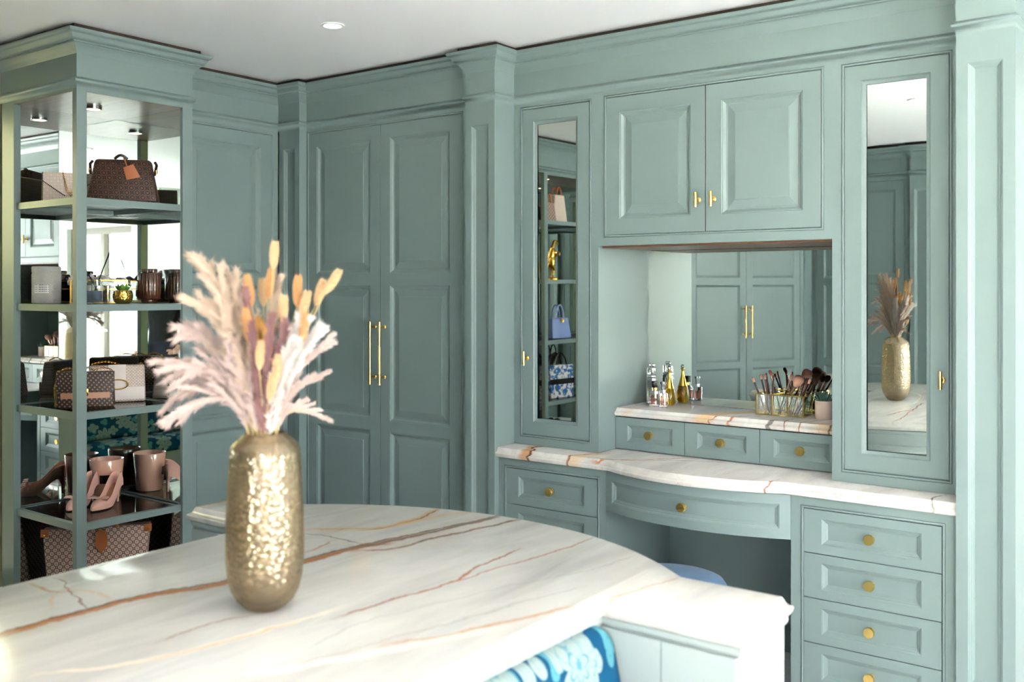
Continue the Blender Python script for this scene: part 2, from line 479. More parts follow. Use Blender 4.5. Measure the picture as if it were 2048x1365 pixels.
# front wall (behind the viewpoint): steps forward to the glazed door on the window side
YG = -0.74; DOR = (0.92, 2.20, 0.0, 2.14)
FILL2 = (-0.68, 0.46, 0.10, 2.30)  # unseen opening added behind the viewpoint for frontal fill
bm = NB(); box(bm, XL, FILL2[0], YF-0.15, YF, 0, ZC); box(bm, FILL2[1], 0.55, YF-0.15, YF, 0, ZC); box(bm, FILL2[0], FILL2[1], YF-0.15, YF, 0, FILL2[2]); box(bm, FILL2[0], FILL2[1], YF-0.15, YF, FILL2[3], ZC); box(bm, 0.55, 0.70, YF-0.15, YG, 0, ZC)
box(bm, 0.70, DOR[0], YG-0.15, YG, 0, ZC); box(bm, DOR[1], XR, YG-0.15, YG, 0, ZC); box(bm, DOR[0], DOR[1], YG-0.15, YG, DOR[3], ZC)
struct('wall_front', bm, M['wallw'])
# right wall with a big window
WIN = (-0.66, 2.55, 0.06, 2.42)
bm = NB(); t0, t1 = XR, XR+0.18
box(bm, t0, t1, YG-0.15, WIN[0], 0, ZC); box(bm, t0, t1, WIN[1], YK, 0, ZC)
box(bm, t0, t1, WIN[0], WIN[1], 0, WIN[2]); box(bm, t0, t1, WIN[0], WIN[1], WIN[3], ZC)
struct('wall_right', bm, M['wallw'])
def glazing(name, y0, y1, z0, z1, bays, fw, fr):
    bm = NB(); a0, a1 = 0.05, 0.12
    box(bm, y0, y1, a0, a1, z0, z0+fw); box(bm, y0, y1, a0, a1, z1-fw, z1)
    for i in range(bays+1):
        yc = y0 + fw/2 + (y1-y0-fw)*i/bays
        box(bm, yc-fw/2, yc+fw/2, a0, a1, z0+fw, z1-fw)
    o = obj(name, bm, M['steel_frame'], fr=fr, smooth=False); o['kind'] = 'structure'
    for i in range(bays):
        a = y0 + fw + (y1-y0-fw)*i/bays; b = y0 + (y1-y0-fw)*(i+1)/bays
        bm = NB(); box(bm, a, b, 0.08, 0.086, z0+fw, z1-fw); obj('pane', bm, M['pane'], o, fr, smooth=False)
    return o
glazing('window_1', -WIN[1], -WIN[0], WIN[2], WIN[3], 3, 0.06, frame((XR, 0, 0), R(-90)))
glazing('added_window_3', FILL3[0], FILL3[1], FILL3[2], FILL3[3], 1, 0.05, frame((XL, 0, 0), R(90)))  # added window, balances the light on the left
glazing('added_window_2', -FILL2[1], -FILL2[0], FILL2[2], FILL2[3], 1, 0.06, frame((0, YF, 0), R(180)))  # added window out of view, fills light from the front
FG = frame((0, YG, 0), R(180))
d1 = glazing('door_1', -DOR[1], -DOR[0], DOR[2], DOR[3], 2, 0.075, FG)
for k, hx in enumerate((-1.50, -1.62)):
    bm = NB(); tube(bm, [(hx, 0.05, 1.02), (hx, 0.0, 1.02), (hx+(0.11 if k == 0 else -0.11), 0.0, 1.02)], 0.01); obj('door_handle', bm, M['plaster'], d1, FG)
# garden outside
t = MT('lawn_green'); t.set(color=t.ramp(t.noise(t.coord(), 6.0, 5.0), [(0.3, lin((170, 172, 146))), (0.7, lin((200, 200, 180)))]), rough=0.9)
bm = NB(); box(bm, -30, 30, -30, YF-0.5, -0.3, -0.12); box(bm, XR+0.4, 30, YF-0.5, 30, -0.3, -0.12); box(bm, -30, XL-0.3, YF-0.5, 30, -0.3, -0.12); struct('lawn', bm, t.m)
bm = NB(); box(bm, XR+0.26, 8.2, -6, 6, -0.119, -0.05); box(bm, -1.0, XR+0.26, -5.0, YF-0.3, -0.119, -0.05); struct('patio', bm, plain('patio_stone', (228, 226, 222), 0.8, var=0.05))
t = MT('hedge_leaf'); t.set(color=t.ramp(t.noise(t.coord(), 20.0, 4.0), [(0.3, lin((116, 126, 88))), (0.7, lin((190, 194, 156)))]), rough=0.8); hm = t.m
for i, (hx, hy, hr, hl, hh, lab) in enumerate(((13.5, 2.0, 0, 6.0, 1.8, 'long garden hedge outside the large window'), (2.5, -11.0, 90, 6.5, 2.2, 'garden hedge outside the glazed double door'), (-6.7, 2.6, 0, 3.6, 3.4, 'tall olive hedge outside the added narrow window by the display tower'))):
    bm = NB(); bmesh.ops.create_icosphere(bm, subdivisions=4, radius=1.0)
    for v in bm.verts:
        d = v.co.copy(); v.co = Vector((max(-1, min(1, d.x*1.3))*0.7, max(-1, min(1, d.y*1.25))*hl, max(-1, min(1, d.z*1.3))*hh/2))
        v.co += Vector((noise.noise(v.co*1.7), noise.noise(v.co*1.9+Vector((5, 0, 0))), noise.noise(v.co*2.1+Vector((0, 7, 0)))))*0.22
    bm.transform(Matrix.Translation((0, 0, hh/2-0.05)))
    o = obj('garden_hedge', bm, hm if i < 2 else plain('olive_hedge', (104, 102, 66), 0.9, var=0.3, vscale=12)); o.location = (hx, hy, -0.12); o.rotation_euler = (0, 0, R(hr)); tag(o, lab, 'hedge')

# ------------------------------------------------------------------ cornice around the room (trim)
BEAD = [(0.0, 2.2755), (0.002, 2.292), (0.009, 2.296), (0.012, 2.303), (0.010, 2.310), (0.004, 2.314), (0.0, 2.318)]
CROWN = [(0.0, 2.410), (0.004, 2.416), (0.006, 2.420), (0.012, 2.432), (0.022, 2.442), (0.028, 2.446), (0.030, 2.449), (0.034, 2.450), (0.034, 2.455), (0.042, 2.458),
         (0.050, 2.466), (0.055, 2.476), (0.060, 2.480), (0.066, 2.482), (0.068, 2.486), (0.072, 2.489), (0.073, 2.497), (-0.02, 2.497)]
CROWN = [(o*0.85 if o > 0 else o, z) for o, z in CROWN]
def cornice(name, path, lab):
    bm = NB(); sweep_plan(bm, path, [(0.0, 2.276), (0.0, 2.42), (-0.03, 2.42), (-0.03, 2.276), (0.0, 2.276)])
    o = obj(name, bm, M['paint'], smooth=30); o['kind'] = 'structure'; o['label'] = lab
    bm = NB(); sweep_plan(bm, path, BEAD); obj('astragal_bead', bm, M['paint'], o, smooth=60)
    bm = NB(); sweep_plan(bm, path, CROWN); obj('crown_moulding', bm, M['paint'], o, smooth=50)
    bm = NB(); sweep_plan(bm, path, [(0.025, 2.495), (0.025, ZC-0.001), (-0.02, ZC-0.001), (-0.02, 2.495)]); obj('gap_shade_strip', bm, M['gap_shade'], o, smooth=30)  # dark strip painted in as the shade between crown and ceiling
    return o
XA, YW, YP, YU = -3.97, 3.363, 3.316, 3.455
MAIN = [(XA, 2.63), (XA, YP), (-3.8101, YP), (-3.8101, YW), (-2.7338, YW), (-2.7338, YP), (-2.5734, YP), (-2.5734, YU), (-0.7406, YU), (-0.7406, YP), (-0.5704, YP), (-0.5704, 3.665), (XR-0.002, 3.665)]
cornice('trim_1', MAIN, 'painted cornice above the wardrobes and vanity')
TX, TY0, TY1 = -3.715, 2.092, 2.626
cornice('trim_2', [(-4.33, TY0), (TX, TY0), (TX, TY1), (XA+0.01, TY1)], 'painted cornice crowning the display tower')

# ------------------------------------------------------------------ joinery builders (frame coordinates: face at y=0 looking to -y)
RAISED = [(0.0, 0.0), (0.003, 0.002), (0.006, 0.0025), (0.010, 0.006), (0.014, 0.010), (0.017, 0.0115), (0.019, 0.0115), (0.022, 0.0125), (0.052, 0.0065), (0.0525, 0.0040), (0.055, 0.0035)]
INSET = [(0.0, 0.0), (0.002, 0.0015), (0.004, 0.002), (0.008, 0.006), (0.012, 0.0075), (0.014, 0.0095), (0.017, 0.0105), (0.018, 0.012)]
BEADP = [(0.0, 0.006), (0.0012, 0.006), (0.0012, 0.0), (0.0025, -0.0022), (0.005, -0.003), (0.0075, -0.0022), (0.009, 0.0), (0.009, 0.025)]

def panel(name, parent, fr, x0, x1, z0, z1, y=0.0, prof=RAISED, mat=None, n=1, bow=None):
    bm = NB(); rect_loft(bm, x0, x1, z0, z1, [(d, y+e) for d, e in prof], n=n, bow=bow)
    return obj(name, bm, mat or M['paint'], parent, fr, smooth=8)

def carcass(parent, fr, x0, x1, z0, z1, op, depth, name='cabinet_frame', mat=None, inner=True):
    bm = NB()
    frame_mesh(bm, x0, x1, z0, z1, [op], 0, 0.024)
    if inner:
        box(bm, x0, x0+0.018, 0.024, depth, z0, z1); box(bm, x1-0.018, x1, 0.024, depth, z0, z1)
        box(bm, x0+0.018, x1-0.018, 0.024, depth, z0, z0+0.018); box(bm, x0+0.018, x1-0.018, 0.024, depth, z1-0.018, z1)
        box(bm, x0+0.018, x1-0.018, depth-0.012, depth, z0+0.018, z1-0.018)
    o = obj(name, bm, mat or M['paint'], parent, fr, smooth=False)
    bm = NB(); rect_loft(bm, op[0], op[1], op[2], op[3], BEADP, cap=False); obj('bead', bm, mat or M['paint'], parent, fr, smooth=60)
    return o

def door(parent, fr, x0, x1, z0, z1, holes, t=0.024, y=0.0, prof=RAISED, mat=None, pname='panel'):
    x0 += 0.0006; x1 -= 0.0006; z1 -= 0.0025; z0 += 0.001
    bm = NB(); frame_mesh(bm, x0, x1, z0, z1, holes, y, y+t)
    o = obj('door', bm, mat or M['paint'], parent, fr, smooth=False)
    for h in holes: panel(pname, o, fr, *h, y=y, prof=prof, mat=mat)
    return o

def knob(parent, fr, x, z, y=0.0, s=1.0):
    bm = NB()
    Mx = Matrix.Translation((x, y, z)) @ Matrix.Rotation(R(90), 4, 'X')
    lathe(bm, [(0.0001, 0), (0.012*s, 0), (0.012*s, 0.003), (0.007*s, 0.005), (0.0065*s, 0.014), (0.015*s, 0.016), (0.0175*s, 0.018), (0.0175*s, 0.029), (0.0165*s, 0.0305), (0.0001, 0.0305)], 28, M=Mx)
    return obj('knob', bm, M['brass'], parent, fr, smooth=40)

def t_handle(parent, fr, x, z, y=0.0, h=0.058):
    bm = NB(); Mx = Matrix.Translation((x, y, z)) @ Matrix.Rotation(R(90), 4, 'X')
    lathe(bm, [(0.0001, 0), (0.011, 0), (0.011, 0.003), (0.008, 0.005), (0.005, 0.006), (0.005, 0.028), (0.0001, 0.028)], 20, M=Mx)
    lathe(bm, [(0.0001, -h/2), (0.0062, -h/2), (0.0066, -h/2+0.0015), (0.0066, h/2-0.0015), (0.0062, h/2), (0.0001, h/2)], 18, x, y-0.030, z)
    return obj('handle', bm, M['brass'], parent, fr, smooth=40)

def bar_handle(parent, fr, x, z0, z1, y=0.0):
    bm = NB(); yb = y-0.038
    for zz in (z0+0.035, z1-0.025):
        Mx = Matrix.Translation((x, y, zz)) @ Matrix.Rotation(R(90), 4, 'X')
        lathe(bm, [(0.0001, 0), (0.010, 0), (0.010, 0.003), (0.0075, 0.005), (0.005, 0.007), (0.0045, 0.030), (0.0001, 0.030)], 18, M=Mx)
    e = 0.05
    lathe(bm, [(0.0001, z0), (0.0072, z0), (0.0072, z0+e), (0.0062, z0+e+0.001), (0.0062, z1-e-0.001), (0.0072, z1-e), (0.0072, z1), (0.0001, z1)], 20, x, yb, 0)
    return obj('handle', bm, M['brass'], parent, fr, smooth=40)

def drawer(parent, fr, x0, x1, z0, z1, mx=0.062, mz=0.031, y=0.0, kn=True, mat=None, ks=1.0):
    h = (x0+mx, x1-mx, z0+mz, z1-mz); z1 -= 0.0012; x1 -= 0.0006
    bm = NB(); frame_mesh(bm, x0, x1, z0, z1, [h], y, y+0.022)
    o = obj('drawer', bm, mat or M['paint'], parent, fr, smooth=False)
    panel('panel', o, fr, *h, y=y, prof=INSET, mat=mat)
    if kn: knob(o, fr, (x0+x1)/2, (z0+z1)/2, y+0.012, ks)
    return o

def pilaster(fr, x0, x1, lab, depth=0.2, mpan=0.032, base_loc=None):
    c = fr @ Vector(((x0+x1)/2, depth/2, 0))
    t = thing('pilaster', lab, 'pilaster', c)
    bm = NB(); h = (x0+mpan, x1-mpan, 0.24, 2.182)
    frame_mesh(bm, x0, x1, 0.0, 2.2755, [h], 0, 0.024); box(bm, x0, x1, 0.024, depth, 0.0, 2.2755)
    obj('shaft', bm, M['paint'], t, fr, smooth=False)
    panel('panel', t, fr, *h, prof=INSET)
    bm = NB(); box(bm, x0-0.001, x1+0.012, -0.012, 0.0, 0, 0.14, 0.003); obj('plinth', bm, M['paint'], t, fr, smooth=30)
    return t

FP = frame((0, YP, 0)); FW = frame((0, YW, 0)); FU = frame((0, YU, 0)); YB = 3.344; FB = frame((0, YB, 0))
FA = frame((XA, 0, 0), R(90))     # wall on the left: frame x is world y
pilaster(FP, -3.9626, -3.8101, 'slim panelled pilaster in the room corner beside the tall wardrobe')
pilaster(FP, -2.7338, -2.5734, 'panelled pilaster between the tall wardrobe and the vanity')
pilaster(FP, -0.7396, -0.5704, 'panelled pilaster at the window end of the vanity', mpan=0.035)

# tall wardrobe with two doors
t = thing('wardrobe', 'tall sage blue wardrobe with two six-panel doors and brass bar handles', 'wardrobe', (-3.2719, 3.615, 0))
carcass(t, FW, -3.8101, -2.7338, 0.0, 2.2755, (-3.803, -2.786, 0.09, 2.263), 0.55)
for x0, x1, pa, pb, hx in ((-3.793, -3.2945, -3.735, -3.360, -3.325), (-3.2915, -2.796, -3.231, -2.862, -3.263)):
    d = door(t, FW, x0, x1, 0.10, 2.254, [(pa, pb, 1.549, 2.187), (pa, pb, 0.853, 1.491), (pa, pb, 0.165, 0.802)])
    bar_handle(d, FW, hx, 1.024, 1.32)
# wardrobe on the left wall
t = thing('wardrobe', 'sage blue panelled wardrobe in the corner behind the display tower', 'wardrobe', (-4.2, 2.98, 0), R(90))
carcass(t, FA, 2.63, 3.314, 0.0, 2.2755, (2.70, 3.286, 0.09, 2.263), 0.45)
door(t, FA, 2.711, 3.276, 0.10, 2.254, [(2.78, 3.206, 1.549, 2.187), (2.78, 3.206, 0.853, 1.491), (2.78, 3.206, 0.165, 0.802)])

# mirrored tall cabinets on the desk
MIRP = [(0.0, 0.0), (0.003, 0.0), (0.005, 0.003), (0.010, 0.006), (0.016, 0.0075), (0.018, 0.010)]
def mirror_cab(lab, x0, x1, ox0, ox1, hx, yaw, pitch):
    t = thing('mirror_cabinet', lab, 'cabinet', ((x0+x1)/2, 3.695, 0.80))
    carcass(t, FU, x0, x1, 0.8015, 2.2755, (ox0, ox1, 0.835, 2.262), 0.455)
    a, b, c, e = ox0+0.0115, ox1-0.0115, 0.847, 2.2495
    m = (ox0+ox1)/2; hole = (m-0.1165, m+0.1165, 0.900, 2.200)
    bm = NB(); frame_mesh(bm, a, b, c, e, [hole], 0, 0.024); d = obj('door', bm, M['paint'], t, FU, smooth=False)
    bm = NB(); rect_loft(bm, *hole, MIRP, cap=False); obj('moulding', bm, M['paint'], d, FU, smooth=40)
    bm = NB(); box(bm, -0.105, 0.105, 0, 0.004, -0.64, 0.64)
    bm.transform(Matrix.Translation((m, 0.0155, 1.55)) @ Matrix.Rotation(R(yaw), 4, 'Z') @ Matrix.Rotation(R(pitch), 4, 'X'))
    obj('mirror_pane', bm, M['mirror'], d, FU, smooth=False)
    t_handle(d, FU, hx, 1.176, h=0.06)
mirror_cab('narrow mirrored cabinet beside the pilaster, its brass handle on the pilaster side', -2.5725, -2.1415, -2.539, -2.175, -2.5016, 0.0, 0.2)
mirror_cab('narrow mirrored cabinet reflecting the vase, at the window end of the vanity', -1.1774, -0.7406, -1.145, -0.7809, -0.8124, 0.0, 0.2)

# upper double cabinet
t = thing('wall_cabinet', 'wall cabinet with two raised-panel doors over the vanity mirror', 'cabinet', (-1.6595, 3.665, 1.65))
carcass(t, FU, -2.1415, -1.1774, 1.652, 2.2755, (-2.115, -1.2069, 1.685, 2.265), 0.42)
for x0, x1, pa, pb, hx in ((-2.1042, -1.6649, -2.0432, -1.7264, -1.691), (-1.6619, -1.2168, -1.5985, -1.2837, -1.628)):
    d = door(t, FU, x0, x1, 1.695, 2.255, [(pa, pb, 1.758, 2.191)])
    t_handle(d, FU, hx, 1.816)
bm = NB(); box(bm, -2.1396, -1.1794, YU+0.03, 3.855, 1.644, 1.652); obj('underside_board', bm, M['soffit'], t, smooth=False)

# base drawer units
def base_unit(lab, x0, x1, ox0, ox1):
    t = thing('drawer_cabinet', lab, 'drawers', ((x0+x1)/2, 3.615, 0))
    carcass(t, FB, x0, x1, 0.0, 0.757, (ox0, ox1, 0.092, 0.728), 0.55)
    zs = [0.718, 0.5655, 0.411, 0.2565, 0.102]
    for a, b in zip(zs[:-1], zs[1:]): drawer(t, FB, ox0+0.011, ox1-0.011, b+0.001, a-0.001)
base_unit('four-drawer desk pedestal next to the pilaster and wardrobe', -2.5725, -2.0363, -2.542, -2.0668)
base_unit('four-drawer desk pedestal with brass knobs at the window end', -1.2847, -0.7426, -1.2492, -0.777)
# bow-fronted kneehole drawer
SAG = 0.085
def bowf(x):
    c = 0.381; mid = -1.6605; rr = (c*c+SAG*SAG)/(2*SAG)
    return -(math.sqrt(max(rr*rr-(x-mid)**2, 0)) - (rr-SAG))
t = thing('kneehole_unit', 'wide bow-fronted drawer above the kneehole with one brass knob', 'drawer', (-1.6605, 3.515, 0.6))
bm = NB()
ox = (-2.0353, -1.2856); NSEG = 24
rect_loft(bm, ox[0], ox[1], 0.600, 0.7565, [(0.0, 0.03), (0.0, 0.0), (0.034, 0.0)], cap=False, n=NSEG, bow=bowf)
rect_loft(bm, ox[0], ox[1], 0.600, 0.7565, [(0.0, 0.03), (0.001, 0.03)], cap=True, n=NSEG, bow=bowf)
bo = obj('drawer_front', bm, M['paint'], t, FB, smooth=30)
panel('panel', bo, FB, ox[0]+0.034, ox[1]-0.034, 0.634, 0.7225, prof=INSET, n=NSEG, bow=bowf)
knob(bo, FB, -1.6605, 0.678, bowf(-1.6605)+0.012)
bm = NB(); box(bm, -2.0245, -1.2965, YB+0.03, 3.815, 0.61, 0.755); obj('drawer_box', bm, M['paint'], t, smooth=False)
bm = NB(); box(bm, -2.0363, -1.2847, 3.875, 3.9, 0.0, 0.757); o = obj('kneehole_back_panel', bm, M['paint'], smooth=False, loc=(-1.6605, 3.885, 0)); tag(o, 'dark recessed panel at the back of the kneehole', 'panel')

# desk worktop (bow-fronted marble) and raised ledge
def ogee(z0, z1):
    h = z1-z0
    return [(0.010, z0), (0.016, z0+0.05*h), (0.020, z0+0.2*h), (0.0215, z0+0.4*h), (0.019, z0+0.5*h), (0.013, z0+0.56*h), (0.008, z0+0.68*h), (0.006, z0+0.82*h), (0.0045, z0+0.86*h), (0.003, z0+0.96*h), (0.0, z0+h)]
yf = YB-0.002
front = [(-2.5724, yf)] + [(-2.0382, yf)] + [(x, y) for x, y in bow_pts(-2.0146, -1.3063, yf, -0.088, 20)] + [(-1.2827, yf), (-0.7426, yf)]
out = front + [(-0.7426, 3.905), (-2.5724, 3.905)]
DV = [('y', [(-2.4377, 3.295), (-2.418, 3.355), (-2.4475, 3.415), (-2.3983, 3.475)], 0.035, 0.3, (206, 148, 92), 0.85), ('y', [(-2.418, 3.295), (-2.3983, 3.355), (-2.4377, 3.415), (-2.418, 3.475)], 0.009, 0.3, (104, 62, 36), 0.95),
      ('y', [(-2.1819, 3.295), (-2.1622, 3.375), (-2.1229, 3.455)], 0.05, 0.2, (224, 186, 138), 0.7), ('y', [(-2.2114, 3.295), (-2.1917, 3.375), (-2.1032, 3.455)], 0.008, 0.3, (150, 92, 52), 0.9),
      ('x', [(-2.0933, 3.335), (-2.0245, 3.355), (-1.9064, 3.455), (-1.7785, 3.575)], 0.007, 0.3, (196, 112, 52), 0.95), ('x', [(-2.0933, 3.365), (-1.9851, 3.375), (-1.8277, 3.485), (-1.631, 3.575)], 0.004, 0.3, (150, 92, 60), 0.8),
      ('y', [(-1.3653, 3.255), (-1.3604, 3.295), (-1.3358, 3.355)], 0.005, 0.3, (150, 84, 40), 0.9), ('y', [(-0.8046, 3.315), (-0.8242, 3.375), (-0.7947, 3.435)], 0.005, 0.3, (96, 72, 56), 0.8)]
loc = (-1.6605, 3.615, 0.758)
bm = NB(); slab(bm, out, ogee(0.7585, 0.80))
for v in bm.verts:
    v.co.x = max(-2.5728, min(-0.7412, v.co.x)); v.co.y = min(v.co.y, 3.905)
o = obj('desk_worktop', bm, marble('desk_marble', DV, loc, 0.35, 3.1), loc=loc, smooth=35); tag(o, 'bow-fronted white marble desk top with brown veining', 'worktop')
# ledge drawer unit (three small drawers) and its marble shelf
YD = 3.590; FD = frame((0, YD, 0))
t = thing('vanity_chest', 'row of three small drawers standing on the marble desk', 'drawers', (-1.6605, 3.715, 0.80))
bm = NB(); box(bm, -2.1406, -1.1784, YD+0.026, 3.855, 0.802, 0.9400); obj('drawer_case', bm, M['dark'], t, smooth=False)
for a, b in ((-2.1396, -1.8203), (-1.8184, -1.5026), (-1.5006, -1.1794)): drawer(t, FD, a, b, 0.805, 0.938, 0.054, 0.031)
LV = [('y', [(-2.0933, 3.565), (-2.0737, 3.615), (-2.0245, 3.715)], 0.03, 0.3, (206, 184, 158), 0.6), ('y', [(-1.7588, 3.565), (-1.7293, 3.605), (-1.69, 3.675), (-1.6113, 3.815)], 0.06, 0.25, (220, 178, 128), 0.85),
      ('y', [(-1.7293, 3.565), (-1.6998, 3.595), (-1.631, 3.615), (-1.5719, 3.665)], 0.007, 0.3, (150, 92, 52), 0.95), ('y', [(-1.631, 3.565), (-1.6113, 3.605), (-1.5326, 3.665)], 0.008, 0.3, (178, 110, 56), 0.9),
      ('y', [(-1.3948, 3.565), (-1.4096, 3.605), (-1.385, 3.715)], 0.004, 0.3, (130, 62, 40), 0.95), ('y', [(-1.3358, 3.565), (-1.3457, 3.605), (-1.2965, 3.715)], 0.005, 0.3, (150, 92, 60), 0.9),
      ('y', [(-1.2571, 3.565), (-1.2473, 3.615), (-1.1981, 3.715)], 0.05, 0.2, (214, 184, 148), 0.8), ('y', [(-1.2374, 3.565), (-1.2276, 3.605), (-1.1981, 3.655)], 0.006, 0.3, (96, 60, 40), 0.9),
      ('y', [(-1.4785, 3.57), (-1.4686, 3.595), (-1.4539, 3.615)], 0.012, 0.5, (44, 38, 34), 0.9)]
loc = (-1.6605, 3.715, 0.942)
bm = NB(); slab(bm, [(-2.1411, YD+0.012), (-1.1779, YD+0.012), (-1.1779, 3.874), (-2.1411, 3.874)], [(o_ if i else o_, z) for i, (o_, z) in enumerate(ogee(0.9408, 0.975))])
for v in bm.verts:
    v.co.x = max(-2.1411, min(-1.1779, v.co.x)); v.co.y = min(v.co.y, 3.874)
o = obj('ledge_worktop', bm, marble('ledge_marble', LV, loc, 0.55, 8.2), loc=loc, smooth=35); tag(o, 'narrow marble ledge with orange veins above the small drawers', 'worktop')
# vanity mirror
t = thing('vanity_mirror', 'wide frameless mirror filling the vanity niche', 'mirror', (-1.6605, 3.88, 0.976))
bm = NB(); box(bm, 0.0, 0.963, 0.0, 0.005, 0.0, 0.670)
bm.transform(Matrix.Translation((-2.1411, 3.877, 0.976)) @ Matrix.Rotation(R(0.1), 4, 'X'))
obj('mirror_glass', bm, M['mirror'], t, smooth=False)

# ------------------------------------------------------------------ joinery behind the viewpoint and along the left wall (seen in the mirrors)
FC = frame((0, -0.68, 0), R(180))        # frame x is minus world x
def plain_wardrobe(fr, x0, x1, lab, loc, rz, depth=0.5, handles=True, nd=2):
    t = thing('wardrobe', lab, 'wardrobe', loc, rz)
    carcass(t, fr, x0, x1, 0.0, 2.2755, (x0+0.03, x1-0.03, 0.09, 2.263), depth)
    w = (x1-x0-0.08)/nd
    for k in range(nd):
        a = x0+0.04+k*w; b = a+w-0.003
        d = door(t, fr, a, b, 0.10, 2.254, [(a+0.06, b-0.06, 1.549, 2.187), (a+0.06, b-0.06, 0.853, 1.491), (a+0.06, b-0.06, 0.165, 0.802)], prof=INSET)
        if handles: bar_handle(d, fr, b-0.03 if k % 2 == 0 else a+0.03, 1.05, 1.32)
    return t
AN = R(119.4); FN = frame((-3.35, 0.03, 0), AN)
plain_wardrobe(FN, -0.60, 0.60, 'angled corner wardrobe with brass bar handles, reflected in the vanity mirror', (-3.45, 0.0, 0), AN, 0.3)
plain_wardrobe(FC, 2.02, 3.05, 'panelled wardrobe behind the island, reflected in the mirrors beside the angled one', (-2.53, -0.9, 0), R(180), 0.5, False)
plain_wardrobe(FC, 0.75, 1.82, 'panelled wardrobe behind the viewpoint nearest the glazed door', (-1.28, -0.9, 0), R(180), 0.5, True)
bm = NB(); box(bm, -3.075, -3.053, -0.68, -0.50, 0, 2.2755); o = obj('corner_filler', bm, M['paint'], smooth=False, loc=(-3.07, -0.58, 0)); tag(o, 'painted filler panel between the angled wardrobe and its neighbour', 'panel')
FCP = frame((0, -0.645, 0), R(180))
pilaster(FCP, 1.83, 2.01, 'panelled pilaster between the two wardrobes opposite the vanity')
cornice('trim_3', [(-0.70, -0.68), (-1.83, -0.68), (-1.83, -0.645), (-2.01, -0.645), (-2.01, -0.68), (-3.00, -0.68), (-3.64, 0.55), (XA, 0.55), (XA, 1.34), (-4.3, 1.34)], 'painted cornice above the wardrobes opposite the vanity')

# ------------------------------------------------------------------ display towers
def puck(parent, x, y, z):
    bm = NB(); lathe(bm, [(0.033, 0.0), (0.035, -0.001), (0.035, -0.011), (0.031, -0.012), (0.029, -0.010), (0.0001, -0.010)], 28, x, y, z)
    o = obj('spotlight', bm, M['chrome'], parent, smooth=40)
    bm = NB(); lathe(bm, [(0.0001, -0.0115), (0.028, -0.0115), (0.028, -0.0105), (0.0001, -0.0105)], 24, x, y, z); obj('lens', bm, M['lampy'], o, smooth=40)

def tower(name, lab, x0, x1, y0, y1, xm, ym, shelves, posts, zsof, rear=True, flip=False):
    """open corner display: faces at x1 (towards the island) and y0; mirrors at xm and ym"""
    t = thing(name, lab, 'display cabinet', ((x0+x1)/2, (y0+y1)/2, 0))
    for k, (a, b, c, d) in enumerate(posts):
        bm = NB(); box(bm, a, b, c, d, 0.0, 2.2755, 0.0015); obj('post', bm, M['paint'], t, smooth=False)
    bm = NB(); box(bm, x1-0.03, x1, posts[0][3], posts[1][2], 2.263, 2.2755); box(bm, posts[2][1], posts[0][0], y0, y0+0.03, 2.263, 2.2755); obj('top_rail', bm, M['paint'], t, smooth=False)
    bm = NB(); box(bm, x0, x1-0.003, y0+0.003, y1-0.002, zsof, 2.2755); s_ = obj('soffit', bm, M['soffit'], t, smooth=False)
    puck(t, (x0+x1)/2+0.012, (y0+y1)/2-0.03, zsof)
    for z in shelves:
        bm = NB(); th = 0.028; w = 0.022
        ya, yb = (y0+0.012, ym-0.006) if not flip else (ym+0.006, y1-0.012)
        box(bm, x1-0.012-w, x1-0.012, posts[0][3], posts[1][2], z-th, z); box(bm, posts[2][1], x1-0.012-w, y0+0.012 if not flip else yb-w, y0+0.012+w if not flip else yb, z-th, z)
        box(bm, xm+0.006, xm+0.006+w, ya+w, yb-w, z-th, z); box(bm, xm+0.006+w, x1-0.012-w, ym-0.006-w if not flip else ya, ym-0.006 if not flip else ya+w, z-th, z)
        f = obj('shelf', bm, M['paint'], t, smooth=False)
        bm = NB(); box(bm, xm+0.006+w, x1-0.012-w, ya+w, yb-w, z-0.008, z-0.001); obj('shelf_glass', bm, M['shelfglass'] if z < 1.2 else M['paint'], f, smooth=False)
    bm = NB(); box(bm, xm-0.005, xm, y0+0.004 if not flip else ym, ym if not flip else y1-0.004, 0.10, zsof-0.001); obj('mirror_pane', bm, M['mirror'], t, smooth=False)
    bm = NB(); box(bm, xm, x1-0.014, ym if not flip else ym-0.005, ym+0.005 if not flip else ym, 0.10, zsof-0.001); obj('mirror_pane', bm, M['mirror'], t, smooth=False)
    if rear and flip:
        bm = NB(); box(bm, x0, xm-0.006, y0, y1-0.03, 0.0, 2.2755); box(bm, xm-0.006, x1-0.04, y0, ym-0.006, 0.0, 2.2755); obj('back_panel', bm, M['paint'], t, smooth=False)
    elif rear:
        bm = NB(); box(bm, x0, xm-0.006, y0+0.03, y1, 0.0, 2.2755); box(bm, xm-0.006, x1-0.055, ym+0.006, y1, 0.0, 2.2755); obj('back_panel', bm, M['paint'], t, smooth=False)
    bm = NB(); box(bm, x0+0.02, x1-0.006, y0+0.006, y1-0.002, 0.0, 0.10); obj('plinth', bm, M['paint'], t, smooth=False)
    return t
XMA, YMB = -4.23, 2.573
tower('display_tower', 'open square display tower with mirrored back, shelving handbags and candles', -4.315, TX, TY0, TY1, XMA, YMB, (1.842, 1.412, 0.980, 0.536),
      [(-3.747, TX, TY0, 2.135), (-3.76, TX, 2.576, TY1), (-4.315, -4.214, TY0, TY0+0.03)], 2.262)
